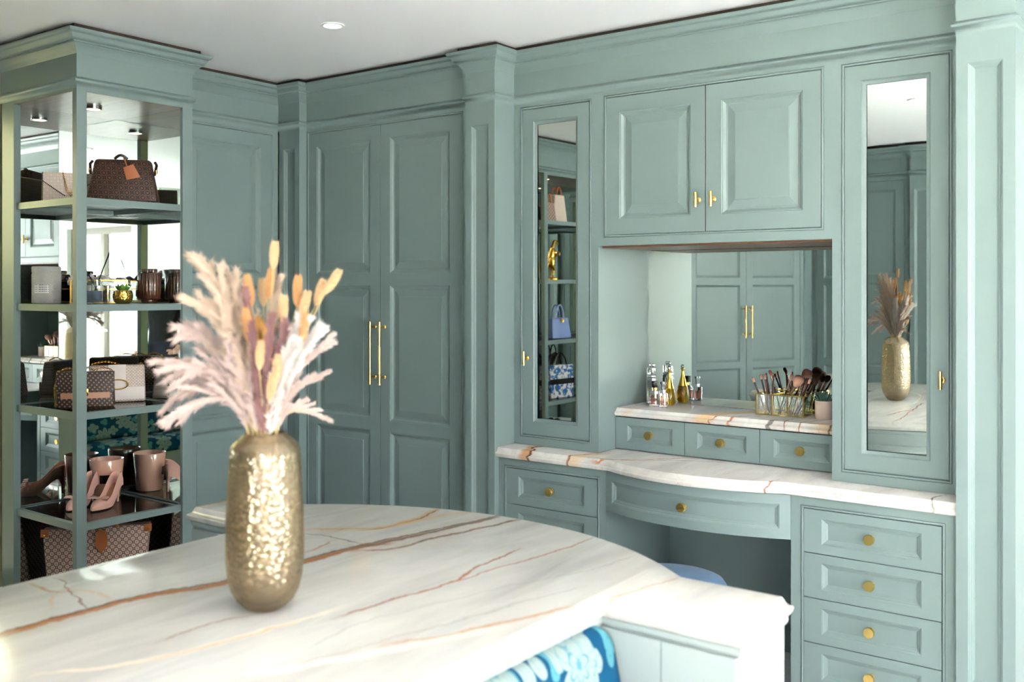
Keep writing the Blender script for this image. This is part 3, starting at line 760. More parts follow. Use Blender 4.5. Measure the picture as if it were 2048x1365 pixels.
# second display unit further along the left wall
tower('display_unit', 'second mirrored display unit along the left wall, seen reflected in the narrow mirror', -4.5, XA, 0.56, 1.25, -4.44, 0.60, (1.944, 1.520, 1.088, 0.653),
      [(XA-0.03, XA, 0.56, 0.60), (XA-0.03, XA, 1.21, 1.25), (-4.5, -4.40, 1.22, 1.25)], 2.285, flip=True)
bm = NB(); box(bm, -4.55, -4.52, 1.252, 1.345, 0, 2.2755); o = obj('end_panel', bm, M['paint'], smooth=False, loc=(XA, 1.3, 0)); tag(o, 'painted end panel closing the second display unit', 'panel')

# ------------------------------------------------------------------ island
HI = 0.84
IX = -1.62
bowf_far = bow_pts(-1.01, -2.235, 1.97, 0.226, 28)
bow_near = [(x, 2.5-y) for x, y in bow_pts(-2.235, -1.01, 1.97, 0.226, 28)]
IOUT = [(-0.78, 1.757)] + [(-0.78, 1.97)] + bowf_far + [(-2.465, 1.97), (-2.465, 1.757), (-2.135, 1.757), (-2.135, 0.743), (-2.465, 0.743), (-2.465, 0.53)] + bow_near + [(-0.78, 0.53), (-0.78, 0.743), (-1.085, 0.743), (-1.085, 1.757)]
IV = [
    ('y', [(-1.843, 0.89), (-1.847, 1.066), (-1.825, 1.188), (-1.779, 1.341), (-1.768, 1.558), (-1.756, 1.694), (-1.73, 1.789)], 0.017, 0.55, (176, 112, 58), 0.95),
    ('y', [(-1.856, 0.896), (-1.857, 1.071), (-1.838, 1.197), (-1.794, 1.353), (-1.784, 1.572), (-1.771, 1.708), (-1.753, 1.813), (-1.722, 2.004), (-1.687, 2.199)], 0.007, 0.5, (122, 78, 46), 0.95),
    ('y', [(-1.76, 1.698), (-1.739, 1.799), (-1.708, 1.988), (-1.679, 2.188)], 0.012, 0.5, (150, 96, 54), 0.9),
    ('y', [(-1.736, 1.7), (-1.686, 1.764), (-1.661, 1.933), (-1.612, 2.189)], 0.01, 0.45, (164, 104, 58), 0.9),
    ('y', [(-1.818, 0.878), (-1.821, 1.051), (-1.8, 1.172), (-1.758, 1.326)], 0.02, 0.2, (196, 186, 170), 0.5),
    ('y', [(-1.415, 1.338), (-1.41, 1.47), (-1.387, 1.614), (-1.406, 1.724), (-1.432, 1.937)], 0.0055, 0.3, (168, 96, 62), 0.85),
    ('y', [(-1.387, 1.614), (-1.373, 1.768), (-1.354, 1.893), (-1.347, 2.007), (-1.346, 2.144)], 0.0045, 0.3, (176, 110, 76), 0.8),
    ('y', [(-1.242, 1.284), (-1.183, 1.377), (-1.158, 1.461), (-1.12, 1.566), (-1.088, 1.656)], 0.011, 0.2, (206, 146, 86), 0.7),
    ('y', [(-1.322, 1.045), (-1.25, 1.196), (-1.173, 1.366), (-1.129, 1.483)], 0.02, 0.2, (250, 238, 222), 0.8),
    ('y', [(-1.578, 1.052), (-1.582, 1.138), (-1.562, 1.226)], 0.005, 0.3, (170, 130, 100), 0.75),
    ('y', [(-1.596, 0.846), (-1.518, 0.979), (-1.482, 1.129), (-1.463, 1.251), (-1.457, 1.369)], 0.012, 0.2, (250, 232, 208), 0.85),
    ('y', [(-1.516, 0.977), (-1.48, 1.126), (-1.459, 1.248)], 0.004, 0.3, (214, 160, 104), 0.7),
    ('y', [(-1.993, 1.767), (-1.927, 1.83), (-1.85, 1.913), (-1.848, 2.027), (-1.88, 2.153)], 0.022, 0.2, (226, 172, 110), 0.8),
    ('y', [(-1.922, 1.825), (-1.847, 1.91), (-1.845, 2.023), (-1.876, 2.149)], 0.005, 0.3, (140, 86, 54), 0.8),
    ('x', [(-1.954, 1.732), (-1.898, 1.748), (-1.774, 1.744)], 0.005, 0.3, (132, 84, 56), 0.8),
    ('y', [(-1.827, 1.619), (-1.838, 1.673), (-1.862, 1.721)], 0.006, 0.3, (196, 128, 70), 0.8),
    ('y', [(-1.839, 1.895), (-1.826, 2.043), (-1.779, 2.182)], 0.018, 0.2, (232, 190, 140), 0.7),
    ('x', [(-2.105, 1.082), (-2.023, 1.083), (-1.977, 1.11)], 0.006, 0.3, (190, 140, 90), 0.75),
    ('x', [(-2.103, 1.138), (-2.005, 1.111), (-1.944, 1.099), (-1.859, 1.074)], 0.0035, 0.3, (140, 96, 66), 0.85),
    ('x', [(-2.005, 1.111), (-1.986, 1.074), (-1.92, 1.028)], 0.008, 0.3, (222, 180, 130), 0.6),
    ('x', [(-1.994, 1.112), (-1.942, 1.136), (-1.877, 1.128)], 0.008, 0.3, (222, 180, 130), 0.6),
    ('y', [(-1.338, 1.176), (-1.355, 1.327), (-1.323, 1.48), (-1.276, 1.677), (-1.205, 1.874), (-1.174, 2.038)], 0.004, 0.3, (186, 180, 176), 0.6),
    ('y', [(-1.29, 1.144), (-1.255, 1.298), (-1.216, 1.473), (-1.188, 1.627), (-1.142, 1.777)], 0.005, 0.3, (190, 180, 168), 0.6),
    ('y', [(-1.061, 1.75), (-1.032, 1.869), (-1.011, 1.965)], 0.005, 0.3, (200, 150, 104), 0.6),
    ('y', [(-2.469, 1.769), (-2.467, 1.813), (-2.46, 1.853)], 0.02, 0.3, (206, 140, 86), 0.8),
]
loc = (IX, 1.25, 0.80)
bm = NB(); slab(bm, IOUT, ogee(0.80, HI))
o = obj('island_worktop', bm, marble('island_marble', IV, loc, 0.0, 1.3), loc=loc, smooth=35); tag(o, 'large white marble island top with brown veins and curved ends, carrying the vase', 'worktop')
t = thing('island', 'pale mint painted island base with curved drawer ends and bench recesses', 'island', (IX, 1.25, 0))
bm = NB(); slab(bm, IOUT, [(0.006, 0.0), (0.006, 0.799)]); obj('body', bm, M['island'], t, smooth=30)
bm = NB(); slab(bm, IOUT, [(0.005, 0.780), (0.010, 0.783), (0.013, 0.790), (0.012, 0.799)]); obj('apron_moulding', bm, M['island'], t, smooth=40)
# boards lining the inner faces of the arms, beside the bench
for (xa, xb) in ((-1.078, -0.936), (-0.934, -0.776)):
    bm = NB(); box(bm, xa, xb, 1.742, 1.7508, 0.06, 0.779, 0.0015); obj('board', bm, M['island'], t, smooth=False)
for (xa, xb) in ((-2.469, -2.31), (-2.308, -2.142)):
    bm = NB(); box(bm, xa, xb, 1.742, 1.7508, 0.06, 0.779, 0.0015); obj('board', bm, M['island'], t, smooth=False)
# curved drawers on both ends
def arcy(dx, half=0.61, sag=0.226):
    rr = (half*half+sag*sag)/(2*sag); return math.sqrt(max(rr*rr-dx*dx, 0))-(rr-sag)
for fr, yb in ((frame((IX, 1.98, 0), R(180)), 0), (frame((IX, 0.52, 0), 0), 0)):
    for xa, xb in ((-0.50, -0.01), (0.01, 0.50)):
        for za, zb in ((0.62, 0.728), (0.42, 0.61), (0.10, 0.41)):
            bm = NB(); rect_loft(bm, xa, xb, za, zb, [(0, 0.012), (0, -0.008), (0.03, -0.008), (0.034, -0.004), (0.036, -0.002)], n=8, bow=lambda x: -arcy(x)); d = obj('drawer', bm, M['island'], t, fr, smooth=30)
            knob(d, fr, (xa+xb)/2, (za+zb)/2+0.01, -arcy((xa+xb)/2)-0.003)

# bench cushions between the arms
def cushion(bm, prof, y0, y1, n=10, rnd_end=0.035):
    """prof in (x,z) closed loop swept along y with rounded ends"""
    cx = sum(p[0] for p in prof)/len(prof); cz = sum(p[1] for p in prof)/len(prof)
    st = []
    for k in range(5):
        a = PI/2*k/4; st.append((y0+rnd_end*(1-math.sin(a)), 1-(1-math.cos(PI/2-a) if False else 0.28*(1-math.sin(a)))))
    st = [(y0+rnd_end*(1-math.cos(PI/2*k/4)), 0.84+0.16*math.sin(PI/2*k/4)) for k in range(5)] + [(y1-rnd_end*(1-math.cos(PI/2*k/4)), 0.84+0.16*math.sin(PI/2*k/4)) for k in range(4, -1, -1)]
    rings = [[bm.verts.new((cx+(x-cx)*s_, y, cz+(z-cz)*s_)) for x, z in prof] for y, s_ in st]
    m = len(prof)
    for a, b in zip(rings[:-1], rings[1:]):
        for i in range(m): bm.faces.new((a[i], a[(i+1) % m], b[(i+1) % m], b[i]))
    bm.faces.new(rings[0]); bm.faces.new(list(reversed(rings[-1])))
def rrect(x0, x1, z0, z1, r, n=5, lean=0.0):
    out = []
    for cx, cz, a0 in ((x1-r, z1-r, 0), (x0+r, z1-r, 90), (x0+r, z0+r, 180), (x1-r, z0+r, 270)):
        for k in range(n+1):
            a = R(a0+90*k/n); x = cx+r*math.cos(a); z = cz+r*math.sin(a); out.append((x+lean*(z1-z), z))
    return out
for sgn, lab in ((1, 'blue floral upholstered bench built into the window side of the island'), (-1, 'blue floral upholstered bench built into the wardrobe side of the island')):
    t = thing('bench', lab, 'bench', (IX+sgn*0.66, 1.25, 0))
    a, b = 0.55, 0.82
    mk = (lambda p: [(IX+x, z) for x, z in p]) if sgn > 0 else (lambda p: [(IX-x, z) for x, z in reversed(p)])
    bm = NB(); x0, x1 = sorted((IX+sgn*0.505, IX+sgn*0.80)); box(bm, x0, x1, 0.79, 1.71, 0.02, 0.34, 0.004); obj('seat_box', bm, M['island'], t, smooth=False)
    bm = NB(); cushion(bm, mk(rrect(0.51, 0.83, 0.342, 0.45, 0.03)), 0.785, 1.715); obj('seat_cushion', bm, M['floral'], t, smooth=60)
    bm = NB(); cushion(bm, mk(rrect(0.515, 0.575, 0.452, 0.792, 0.029, lean=0.22)), 0.762, 1.738); obj('back_cushion', bm, M['floral'], t, smooth=60)

# velvet stool under the vanity
t = thing('stool', 'round blue velvet stool with gold legs tucked under the vanity', 'stool', (-1.66, 3.16, 0))
bm = NB(); lathe(bm, [(0.0001, 0.20), (0.185, 0.20), (0.195, 0.205), (0.2, 0.22), (0.203, 0.40), (0.2, 0.425), (0.19, 0.440), (0.17, 0.448), (0.10, 0.453), (0.0001, 0.455)], 56, -1.66, 3.16); seat = obj('seat', bm, M['velvet'], t, smooth=50)
bm = NB(); tube(bm, [(-1.66+0.2035*math.cos(2*PI*i/56), 3.16+0.2035*math.sin(2*PI*i/56), 0.405) for i in range(56)], 0.004, 6, closed=True); obj('piping', bm, M['velvet'], seat)
for k in range(4):
    a = PI/4+k*PI/2; bm = NB(); tube(bm, [(-1.66+0.14*math.cos(a), 3.16+0.14*math.sin(a), 0.2), (-1.66+0.185*math.cos(a), 3.16+0.185*math.sin(a), 0.0)], [0.011, 0.007], 10); obj('leg', bm, M['gold'], t)

# ceiling downlights
for k, (x, y, lab) in enumerate(((-2.905, 2.698, 'recessed white downlight in the ceiling near the wardrobes'), (-1.50, 1.15, 'recessed white downlight above the island vase, seen in the narrow mirror'),
                                 (-2.9, 0.7, 'recessed white downlight towards the angled wardrobe'), (-0.2, 2.6, 'recessed white downlight near the window end of the vanity'), (0.9, 0.9, 'recessed white downlight near the large window'))):
    t = thing('downlight', lab, 'ceiling light', (x, y, ZC), group='recessed ceiling downlights')
    bm = NB(); lathe(bm, [(0.035, -0.0005), (0.047, -0.0005), (0.047, -0.004), (0.036, -0.006), (0.033, -0.003), (0.035, -0.0005)], 32, x, y, ZC); obj('rim', bm, M['plaster'], t, smooth=40)
    bm = NB(); lathe(bm, [(0.0001, -0.003), (0.034, -0.003), (0.034, -0.001), (0.0001, -0.001)], 28, x, y, ZC); obj('lens', bm, M['lampw'], t, smooth=40)

# ------------------------------------------------------------------ small objects
def loop_pts(f, n, a0=0.0, a1=1.0):
    return [f(a0+(a1-a0)*i/n) for i in range(n+1)]

def bag_body(bm, w, d, h, wt, dt, seg=6, bev=0.012):
    """tapered soft box, base centre at the origin, front to -y"""
    vs = [bm.verts.new(p) for p in ((-w/2,-d/2,0),(w/2,-d/2,0),(w/2,d/2,0),(-w/2,d/2,0),(-wt/2,-dt/2,h),(wt/2,-dt/2,h),(wt/2,dt/2,h),(-wt/2,dt/2,h))]
    fs = [bm.faces.new([vs[i] for i in q]) for q in ((0,3,2,1),(4,5,6,7),(0,1,5,4),(1,2,6,5),(2,3,7,6),(3,0,4,7))]
    es = list(set(e for f in fs for e in f.edges))
    bmesh.ops.bevel(bm, geom=es, offset=bev, segments=3, profile=0.5, affect='EDGES')

def chain(bm, pts, r=0.0045, wire=0.0013):
    """interlocking links along a polyline"""
    P = [Vector(p) for p in pts]
    acc = 0.0; k = 0; step = r*1.5
    for a, b in zip(P[:-1], P[1:]):
        L = (b-a).length; t = (b-a).normalized()
        while acc < L:
            c = a + t*acc
            u = Vector((0, 0, 1)) if abs(t.z) < 0.8 else Vector((1, 0, 0)); u = (u - t*u.dot(t)).normalized(); v = t.cross(u)
            if k % 2: u, v = v, u
            tube(bm, [c + t*(r*math.cos(2*PI*i/8)) + u*(r*0.7*math.sin(2*PI*i/8)) for i in range(8)], wire, 4, closed=True)
            acc += step; k += 1
        acc -= L

# --- top shelf of the tower
FB1 = frame((-3.86, 2.385, 1.8425), R(50))
t = thing('handbag', 'large dark brown monogram handbag with a tan leather tag on the top shelf', 'handbag', (-3.86, 2.385, 1.8425), R(50))
bm = NB(); bag_body(bm, 0.29, 0.10, 0.185, 0.225, 0.05, bev=0.014); obj('body', bm, M['mono_dark'], t, FB1, smooth=50)
for sx_ in (-1, 1):
    bm = NB(); tube(bm, [(sx_*0.128, -0.02, 0.12), (sx_*0.134, 0.0, 0.165), (sx_*0.126, 0.012, 0.178)], 0.006, 8); obj('side_strap', bm, M['darkleather'], t, FB1)
    bm = NB(); lathe(bm, [(0.0001, -0.008), (0.006, -0.008), (0.006, 0.008), (0.0001, 0.008)], 14, sx_*0.133, -0.012, 0.135); obj('buckle', bm, M['gold'], t, FB1)
bm = NB(); tube(bm, loop_pts(lambda q: (-0.03+0.05*q, -0.034-0.01*math.sin(PI*q), 0.185+0.014*math.sin(PI*q)), 8), 0.006, 8); obj('handle', bm, M['darkleather'], t, FB1)
bm = NB(); box(bm, -0.03, 0.03, -0.002, 0.002, -0.075, 0.0, 0.0015)
for v in bm.verts:
    if v.co.z > -0.02: v.co.x *= 0.72
bm.transform(Matrix.Translation((0.025, -0.048, 0.155)) @ Matrix.Rotation(R(-20), 4, 'Y') @ Matrix.Rotation(R(14), 4, 'X')); tg = obj('luggage_tag', bm, M['tan'], t, FB1, smooth=30)
bm = NB(); tube(bm, [(0.02, -0.05, 0.155), (0.012, -0.046, 0.178), (0.006, -0.038, 0.188)], 0.003, 6); obj('tag_strap', bm, M['tan'], tg, FB1)
FB2 = frame((-4.06, 2.245, 1.8425), R(62))
t = thing('handbag', 'small cream monogram envelope bag with studded edge and chain strap on the top shelf', 'handbag', (-4.06, 2.245, 1.8425), R(62))
bm = NB(); bag_body(bm, 0.20, 0.06, 0.130, 0.195, 0.05, bev=0.008); obj('body', bm, M['mono_cream'], t, FB2, smooth=50)
bm = NB()
pts = [(-0.094, 0.128), (0.094, 0.128), (0.094, 0.088), (0.012, 0.030), (-0.012, 0.030), (-0.094, 0.088)]
f1 = [bm.verts.new((x, -0.0345+0.006*(z-0.03)/0.1, z)) for x, z in pts]; f2 = [bm.verts.new((x, -0.0305+0.006*(z-0.03)/0.1, z)) for x, z in pts]
bm.faces.new(f1); bm.faces.new(list(reversed(f2)))
for i in range(6): bm.faces.new((f1[i], f1[(i+1) % 6], f2[(i+1) % 6], f2[i]))
fl = obj('flap', bm, M['mono_cream'], t, FB2, smooth=False)
bm = NB()
def studs(bm, a, b, n, y):
    for i in range(n+1):
        x = a[0]+(b[0]-a[0])*i/n; z = a[1]+(b[1]-a[1])*i/n
        bmesh.ops.create_icosphere(bm, subdivisions=1, radius=0.0028, matrix=Matrix.Translation((x, y+0.006*(z-0.03)/0.1, z)))
studs(bm, (-0.094, 0.088), (-0.012, 0.030), 16, -0.036); studs(bm, (0.094, 0.088), (0.012, 0.030), 16, -0.036); studs(bm, (-0.096, 0.125), (-0.097, 0.008), 18, -0.031); studs(bm, (0.096, 0.125), (0.097, 0.008), 18, -0.031)
obj('stud_trim', bm, M['black'], t, FB2)
bm = NB(); chain(bm, loop_pts(lambda q: (-0.02+0.06*q, -0.03-0.02*math.sin(PI*q), 0.138-0.10*math.sin(PI*q)), 10)); obj('chain_strap', bm, M['gold'], t, FB2)

# --- second shelf
t = thing('candle_jar', 'frosted crackle glass candle jar with a white label on the second shelf', 'candle', (-4.13, 2.19, 1.4125))
def crackle(name, rgb):
    t_ = MT(name); t_.set(color=lin(rgb), rough=0.12, trans=0.25, ior=1.35); t_.bump(t_.vor(t_.coord(), 260.0), 0.8, 0.004); return t_.m
bm = NB(); lathe(bm, [(0.0001, 0.0), (0.054, 0.0), (0.058, 0.004), (0.0585, 0.125), (0.056, 0.131), (0.058, 0.135), (0.0585, 0.155), (0.055, 0.159), (0.052, 0.157), (0.052, 0.012), (0.0001, 0.012)], 40, -4.13, 2.19, 1.4125); obj('jar', bm, crackle('crackle_glass', (226, 222, 214)), t, smooth=50)
bm = NB(); lathe(bm, [(0.0001, 0.0125), (0.050, 0.0125), (0.050, 0.11), (0.0001, 0.11)], 32, -4.13, 2.19, 1.4125); obj('wax', bm, plain('cream_wax', (196, 186, 170), 0.5, sss=0.0), t, smooth=40)
lb = MT('candle_label'); X_, Y_, Z_ = lb.sep(lb.coord())[:3]
row_ = lb.math('FRACT', lb.math('MULTIPLY', Z_, 110.0)); wv = lb.noise(lb.vec('MULTIPLY', lb.coord(), (260.0, 260.0, 3.0)), 1.0, 1.0)
lb.set(color=lb.mix(lb.math('MULTIPLY', lb.math('MULTIPLY', lb.mapr(row_, 0.45, 0.5), lb.mapr(wv, 0.42, 0.48)), lb.mapr(Z_, 0.050, 0.052)), lin((236, 232, 228)), lin((150, 146, 150))), rough=0.6)
bm = NB(); ra = 0.0592
vs0 = []
for i in range(9):
    a = R(-78+i*7.5); vs0.append((bm.verts.new((-4.13+ra*math.cos(a), 2.19+ra*math.sin(a), 1.4125+0.045)), bm.verts.new((-4.13+ra*math.cos(a), 2.19+ra*math.sin(a), 1.4125+0.081))))
for a, b in zip(vs0[:-1], vs0[1:]): bm.faces.new((a[0], b[0], b[1], a[1]))
obj('label', bm, lb.m, t)
# reed diffuser
FD1 = frame((-3.865, 2.265, 1.4125), R(40))
t = thing('reed_diffuser', 'square glass reed diffuser with black reeds on the second shelf', 'diffuser', (-3.865, 2.265, 1.4125), R(40))
bm = NB(); box(bm, -0.038, 0.038, -0.038, 0.038, 0.0, 0.078, 0.004)
b_ = obj('bottle', bm, M['clear'], t, FD1, smooth=30)
bm = NB(); box(bm, -0.032, 0.032, -0.032, 0.032, 0.008, 0.055); obj('liquid', bm, plain('lilac_oil', (150, 160, 190), 0.1, trans=0.6, ior=1.33), b_, FD1, smooth=False)
bm = NB(); lathe(bm, [(0.014, 0.077), (0.014, 0.09), (0.016, 0.091), (0.016, 0.1), (0.010, 0.1), (0.010, 0.077)], 20); obj('neck', bm, M['clear'], t, FD1)
for k, (ax, ay, hh) in enumerate(((-0.052, 0.0, 0.15), (0.052, -0.005, 0.205), (0.044, 0.02, 0.20))):
    bm = NB(); tube(bm, [(-ax*0.45, -ay, 0.012), (ax*1.0, ay, hh+0.01)], 0.0022, 6); obj('reed', bm, M['black'], t, FD1)
# gold pot with succulent
def leaf_mesh(bm, base, direction, L, w, thick=0.004, curl=0.25):
    d = Vector(direction).normalized(); up = Vector((0, 0, 1)); sd = d.cross(up)
    sd = sd.normalized() if sd.length > 1e-4 else Vector((1, 0, 0)); nrm = sd.cross(d)
    prev = None
    for i in range(6):
        q = i/5; ww = w*math.sin(PI*min(0.12+q*0.88, 1.0))**0.7 if q < 1 else 0.0005
        c = Vector(base) + d*L*q + nrm*(curl*L*q*q)
        ring = [bm.verts.new(c+sd*ww/2), bm.verts.new(c+nrm*thick*(1-q*0.7)), bm.verts.new(c-sd*ww/2), bm.verts.new(c-nrm*thick*(1-q*0.7))]
        if prev:
            for k in range(4): bm.faces.new((prev[k], prev[(k+1) % 4], ring[(k+1) % 4], ring[k]))
        else: bm.faces.new(ring)
        prev = ring
    bm.faces.new(list(reversed(prev)))
def leafmat(name, a, b):
    t_ = MT(name); t_.set(color=t_.ramp(t_.noise(t_.coord(), 30.0, 2.0), [(0.35, lin(a)), (0.65, lin(b))]), rough=0.4); return t_.m
M['leaf'] = leafmat('succulent_green', (70, 122, 44), (120, 166, 72)); M['leafb'] = leafmat('blue_green_succulent', (56, 96, 80), (104, 148, 126))
px, py, pz = -3.825, 2.36, 1.4125
t = thing('plant_pot', 'small hammered gold pot with a bright green succulent on the second shelf', 'plant', (px, py, pz))
bm = NB(); lathe(bm, [(0.0001, 0.0), (0.026, 0.0), (0.036, 0.010), (0.041, 0.026), (0.040, 0.042), (0.035, 0.056), (0.033, 0.056), (0.036, 0.04), (0.034, 0.03), (0.0001, 0.03)], 32, px, py, pz)
hg = MT('hammered_gold'); hg.set(color=lin((222, 176, 84)), metal=1.0, rough=0.14); hg.bump(hg.vor(hg.coord(), 120.0), 0.6, 0.004); obj('pot', bm, hg.m, t, smooth=50)
for k in range(11):
    a = k*2.399; el = 0.35+0.09*k
    bm = NB(); leaf_mesh(bm, (px+0.008*math.cos(a), py+0.008*math.sin(a), pz+0.050), (math.cos(a)*math.cos(el), math.sin(a)*math.cos(el), math.sin(el)), 0.042-0.001*k, 0.020, 0.005); obj('leaf', bm, M['leaf'], t, smooth=60)
# brass-edged glass box with tissue paper
FBx = frame((-4.03, 2.375, 1.4125), R(58))
t = thing('glass_box', 'brass edged glass box overflowing with white tissue paper on the second shelf', 'box', (-4.03, 2.375, 1.4125), R(58))
w, d, h = 0.225, 0.12, 0.10
bm = NB()
for sx_ in (-1, 1):
    for sy in (-1, 1):
        box(bm, sx_*w/2-0.003, sx_*w/2+0.003, sy*d/2-0.003, sy*d/2+0.003, 0, h)
for z in (0.003, h*0.62, h):
    for sy in (-1, 1): box(bm, -w/2, w/2, sy*d/2-0.0025, sy*d/2+0.0025, z-0.0025, z+0.0025)
    for sx_ in (-1, 1): box(bm, sx_*w/2-0.0025, sx_*w/2+0.0025, -d/2, d/2, z-0.0025, z+0.0025)
obj('brass_frame', bm, M['gold'], t, FBx, smooth=False)
for nm, a in (('front', (-w/2, w/2, -d/2, -d/2+0.002)), ('back', (-w/2, w/2, d/2-0.002, d/2)), ('l', (-w/2, -w/2+0.002, -d/2, d/2)), ('r', (w/2-0.002, w/2, -d/2, d/2))):
    bm = NB(); box(bm, *a, 0.004, h-0.004); obj('pane', bm, M['clear'], t, FBx, smooth=False)
bm = NB(); N_ = 14; g = [[None]*(N_+1) for _ in range(N_+1)]
for i in range(N_+1):
    for j in range(N_+1):
        x = (i/N_-0.5)*w*1.12; y = (j/N_-0.5)*d*1.05
        g[i][j] = bm.verts.new((x, y, 0.07+0.055*abs(noise.noise(Vector((x*26, y*26, 1.3))))+0.03*(1-abs(i/N_-0.5)*1.6)+0.012*noise.noise(Vector((x*60, y*60, 4)))))
for i in range(N_):
    for j in range(N_): bm.faces.new((g[i][j], g[i+1][j], g[i+1][j+1], g[i][j+1]))
for i in range(N_+1):
    pass
obj('tissue_paper', bm, plain('white_tissue', (236, 230, 226), 0.8), t, FBx, smooth=20)
# fluted brown candle jar
t = thing('candle_jar', 'fluted dark brown glass candle jar with lid on the second shelf', 'candle', (-3.855, 2.505, 1.4125))
bm = NB(); n = 88
def fl_lathe(bm, prof, cx, cy, cz, amp):
    rings = []
    for r, hh, fl_ in prof:
        rings.append([bm.verts.new((cx+(r+fl_*amp*math.cos(22*2*PI*i/n))*math.cos(2*PI*i/n), cy+(r+fl_*amp*math.cos(22*2*PI*i/n))*math.sin(2*PI*i/n), cz+hh)) for i in range(n)])
    for a, b in zip(rings[:-1], rings[1:]):
        for i in range(n): bm.faces.new((a[i], a[(i+1) % n], b[(i+1) % n], b[i]))
    bm.faces.new(list(reversed(rings[0]))); bm.faces.new(rings[-1])
fl_lathe(bm, [(0.032, 0, 0), (0.033, 0.008, 0), (0.033, 0.014, 0), (0.045, 0.018, 0.3), (0.0475, 0.022, 1), (0.0475, 0.128, 1), (0.045, 0.132, 0.3), (0.03, 0.133, 0)], -3.855, 2.505, 1.4125, 0.0016)
bg_ = MT('brown_fluted_glass'); bg_.set(color=lin((92, 54, 34)), rough=0.12, trans=0.35, coat=0.4); obj('jar', bm, bg_.m, t, smooth=40)
bm = NB(); fl_lathe(bm, [(0.031, 0.1335, 0), (0.033, 0.135, 1), (0.033, 0.148, 1), (0.031, 0.150, 0)], -3.855, 2.505, 1.4125, 0.001); obj('lid', bm, bg_.m, t, smooth=40)

# --- third shelf
FB3 = frame((-3.895, 2.235, 0.9805), R(56))
t = thing('handbag', 'dark checked flap bag with camel panel and gold clasp on the third shelf', 'handbag', (-3.895, 2.235, 0.9805), R(56))
bm = NB(); bag_body(bm, 0.225, 0.085, 0.150, 0.215, 0.05, bev=0.010); obj('body', bm, M['check'], t, FB3, smooth=50)
bm = NB(); box(bm, -0.095, 0.095, -0.0405, -0.0375, 0.014, 0.062, 0.0014); bm.transform(Matrix.Rotation(R(-4), 4, 'X')); obj('front_panel', bm, M['camel'], t, FB3, smooth=30)
bm = NB(); box(bm, -0.112, 0.112, -0.043, -0.037, 0.068, 0.152, 0.0025)
for v in bm.verts: v.co.y += 0.016*max(0, (v.co.z-0.068)/0.084)
fl = obj('flap', bm, M['check'], t, FB3, smooth=30)
bm = NB(); box(bm, -0.012, 0.012, -0.05, -0.042, 0.052, 0.082, 0.002); obj('clasp', bm, M['gold'], fl, FB3, smooth=30)
bm = NB(); chain(bm, loop_pts(lambda q: (-0.10+0.20*q, 0.01, 0.152+0.012*abs(math.sin(3*PI*q))), 14)); chain(bm, [(-0.108, 0.0, 0.15), (-0.122, 0.01, 0.08), (-0.118, 0.02, 0.006)]); obj('chain_strap', bm, M['gold'], t, FB3)
FB4 = frame((-3.995, 2.438, 0.9805), R(58))
t = thing('handbag', 'cream woven leather bag with a gold oval ring clasp on the third shelf', 'handbag', (-3.995, 2.438, 0.9805), R(58))
bm = NB(); bag_body(bm, 0.235, 0.085, 0.160, 0.225, 0.045, bev=0.010); obj('body', bm, M['tweed'], t, FB4, smooth=50)
bm = NB(); box(bm, -0.036, 0.036, -0.044, -0.038, 0.055, 0.162, 0.0025)
for v in bm.verts: v.co.y += 0.022*max(0, (v.co.z-0.04)/0.12)
fl = obj('flap', bm, M['cream'], t, FB4, smooth=30)
bm = NB(); box(bm, -0.112, 0.112, -0.0425, -0.039, 0.012, 0.066, 0.0015); obj('front_panel', bm, M['cream'], t, FB4, smooth=30)
bm = NB(); tube(bm, [(0.045*math.cos(2*PI*i/28), -0.048, 0.078+0.021*math.sin(2*PI*i/28)) for i in range(28)], 0.0028, 8, closed=True); obj('ring_clasp', bm, M['gold'], t, FB4)
bm = NB(); chain(bm, loop_pts(lambda q: (-0.10+0.20*q, 0.0, 0.165+0.010*math.sin(2*PI*q)), 12)); obj('chain_strap', bm, M['gold'], t, FB4)

# --- fourth shelf: candle and shoes
t = thing('candle', 'large blush pink candle in a tapered glass tumbler on the lower glass shelf', 'candle', (-4.125, 2.465, 0.5365))
pk = MT('blush_glass'); pk.set(color=lin((240, 184, 158)), rough=0.15, trans=0.15, coat=0.3)
bm = NB(); lathe(bm, [(0.0001, 0.0), (0.055, 0.0), (0.060, 0.004), (0.073, 0.172), (0.072, 0.174), (0.070, 0.172), (0.068, 0.145), (0.0001, 0.145)], 48, -4.125, 2.465, 0.5365); obj('tumbler', bm, pk.m, t, smooth=50)
bm = NB(); lathe(bm, [(0.0001, 0.1455), (0.0675, 0.1455), (0.0675, 0.149), (0.0001, 0.149)], 36, -4.125, 2.465, 0.5365); obj('wax', bm, plain('pink_wax', (238, 198, 176), 0.6), t)
bm = NB(); vs0 = []
for i in range(7):
    a = R(-56+i*6); vs0.append([bm.verts.new((-4.125+r_*math.cos(a), 2.465+r_*math.sin(a), 0.5365+z)) for r_, z in ((0.0662, 0.072), (0.0692, 0.11))])
for a, b in zip(vs0[:-1], vs0[1:]): bm.faces.new((a[0], b[0], b[1], a[1]))
obj('label', bm, M['black'], t)
M['pinksuede'] = plain('blush_suede', (228, 176, 158), 0.7, var=0.03, sheen=0.3); M['insole'] = plain('tan_insole', (190, 132, 104), 0.6)
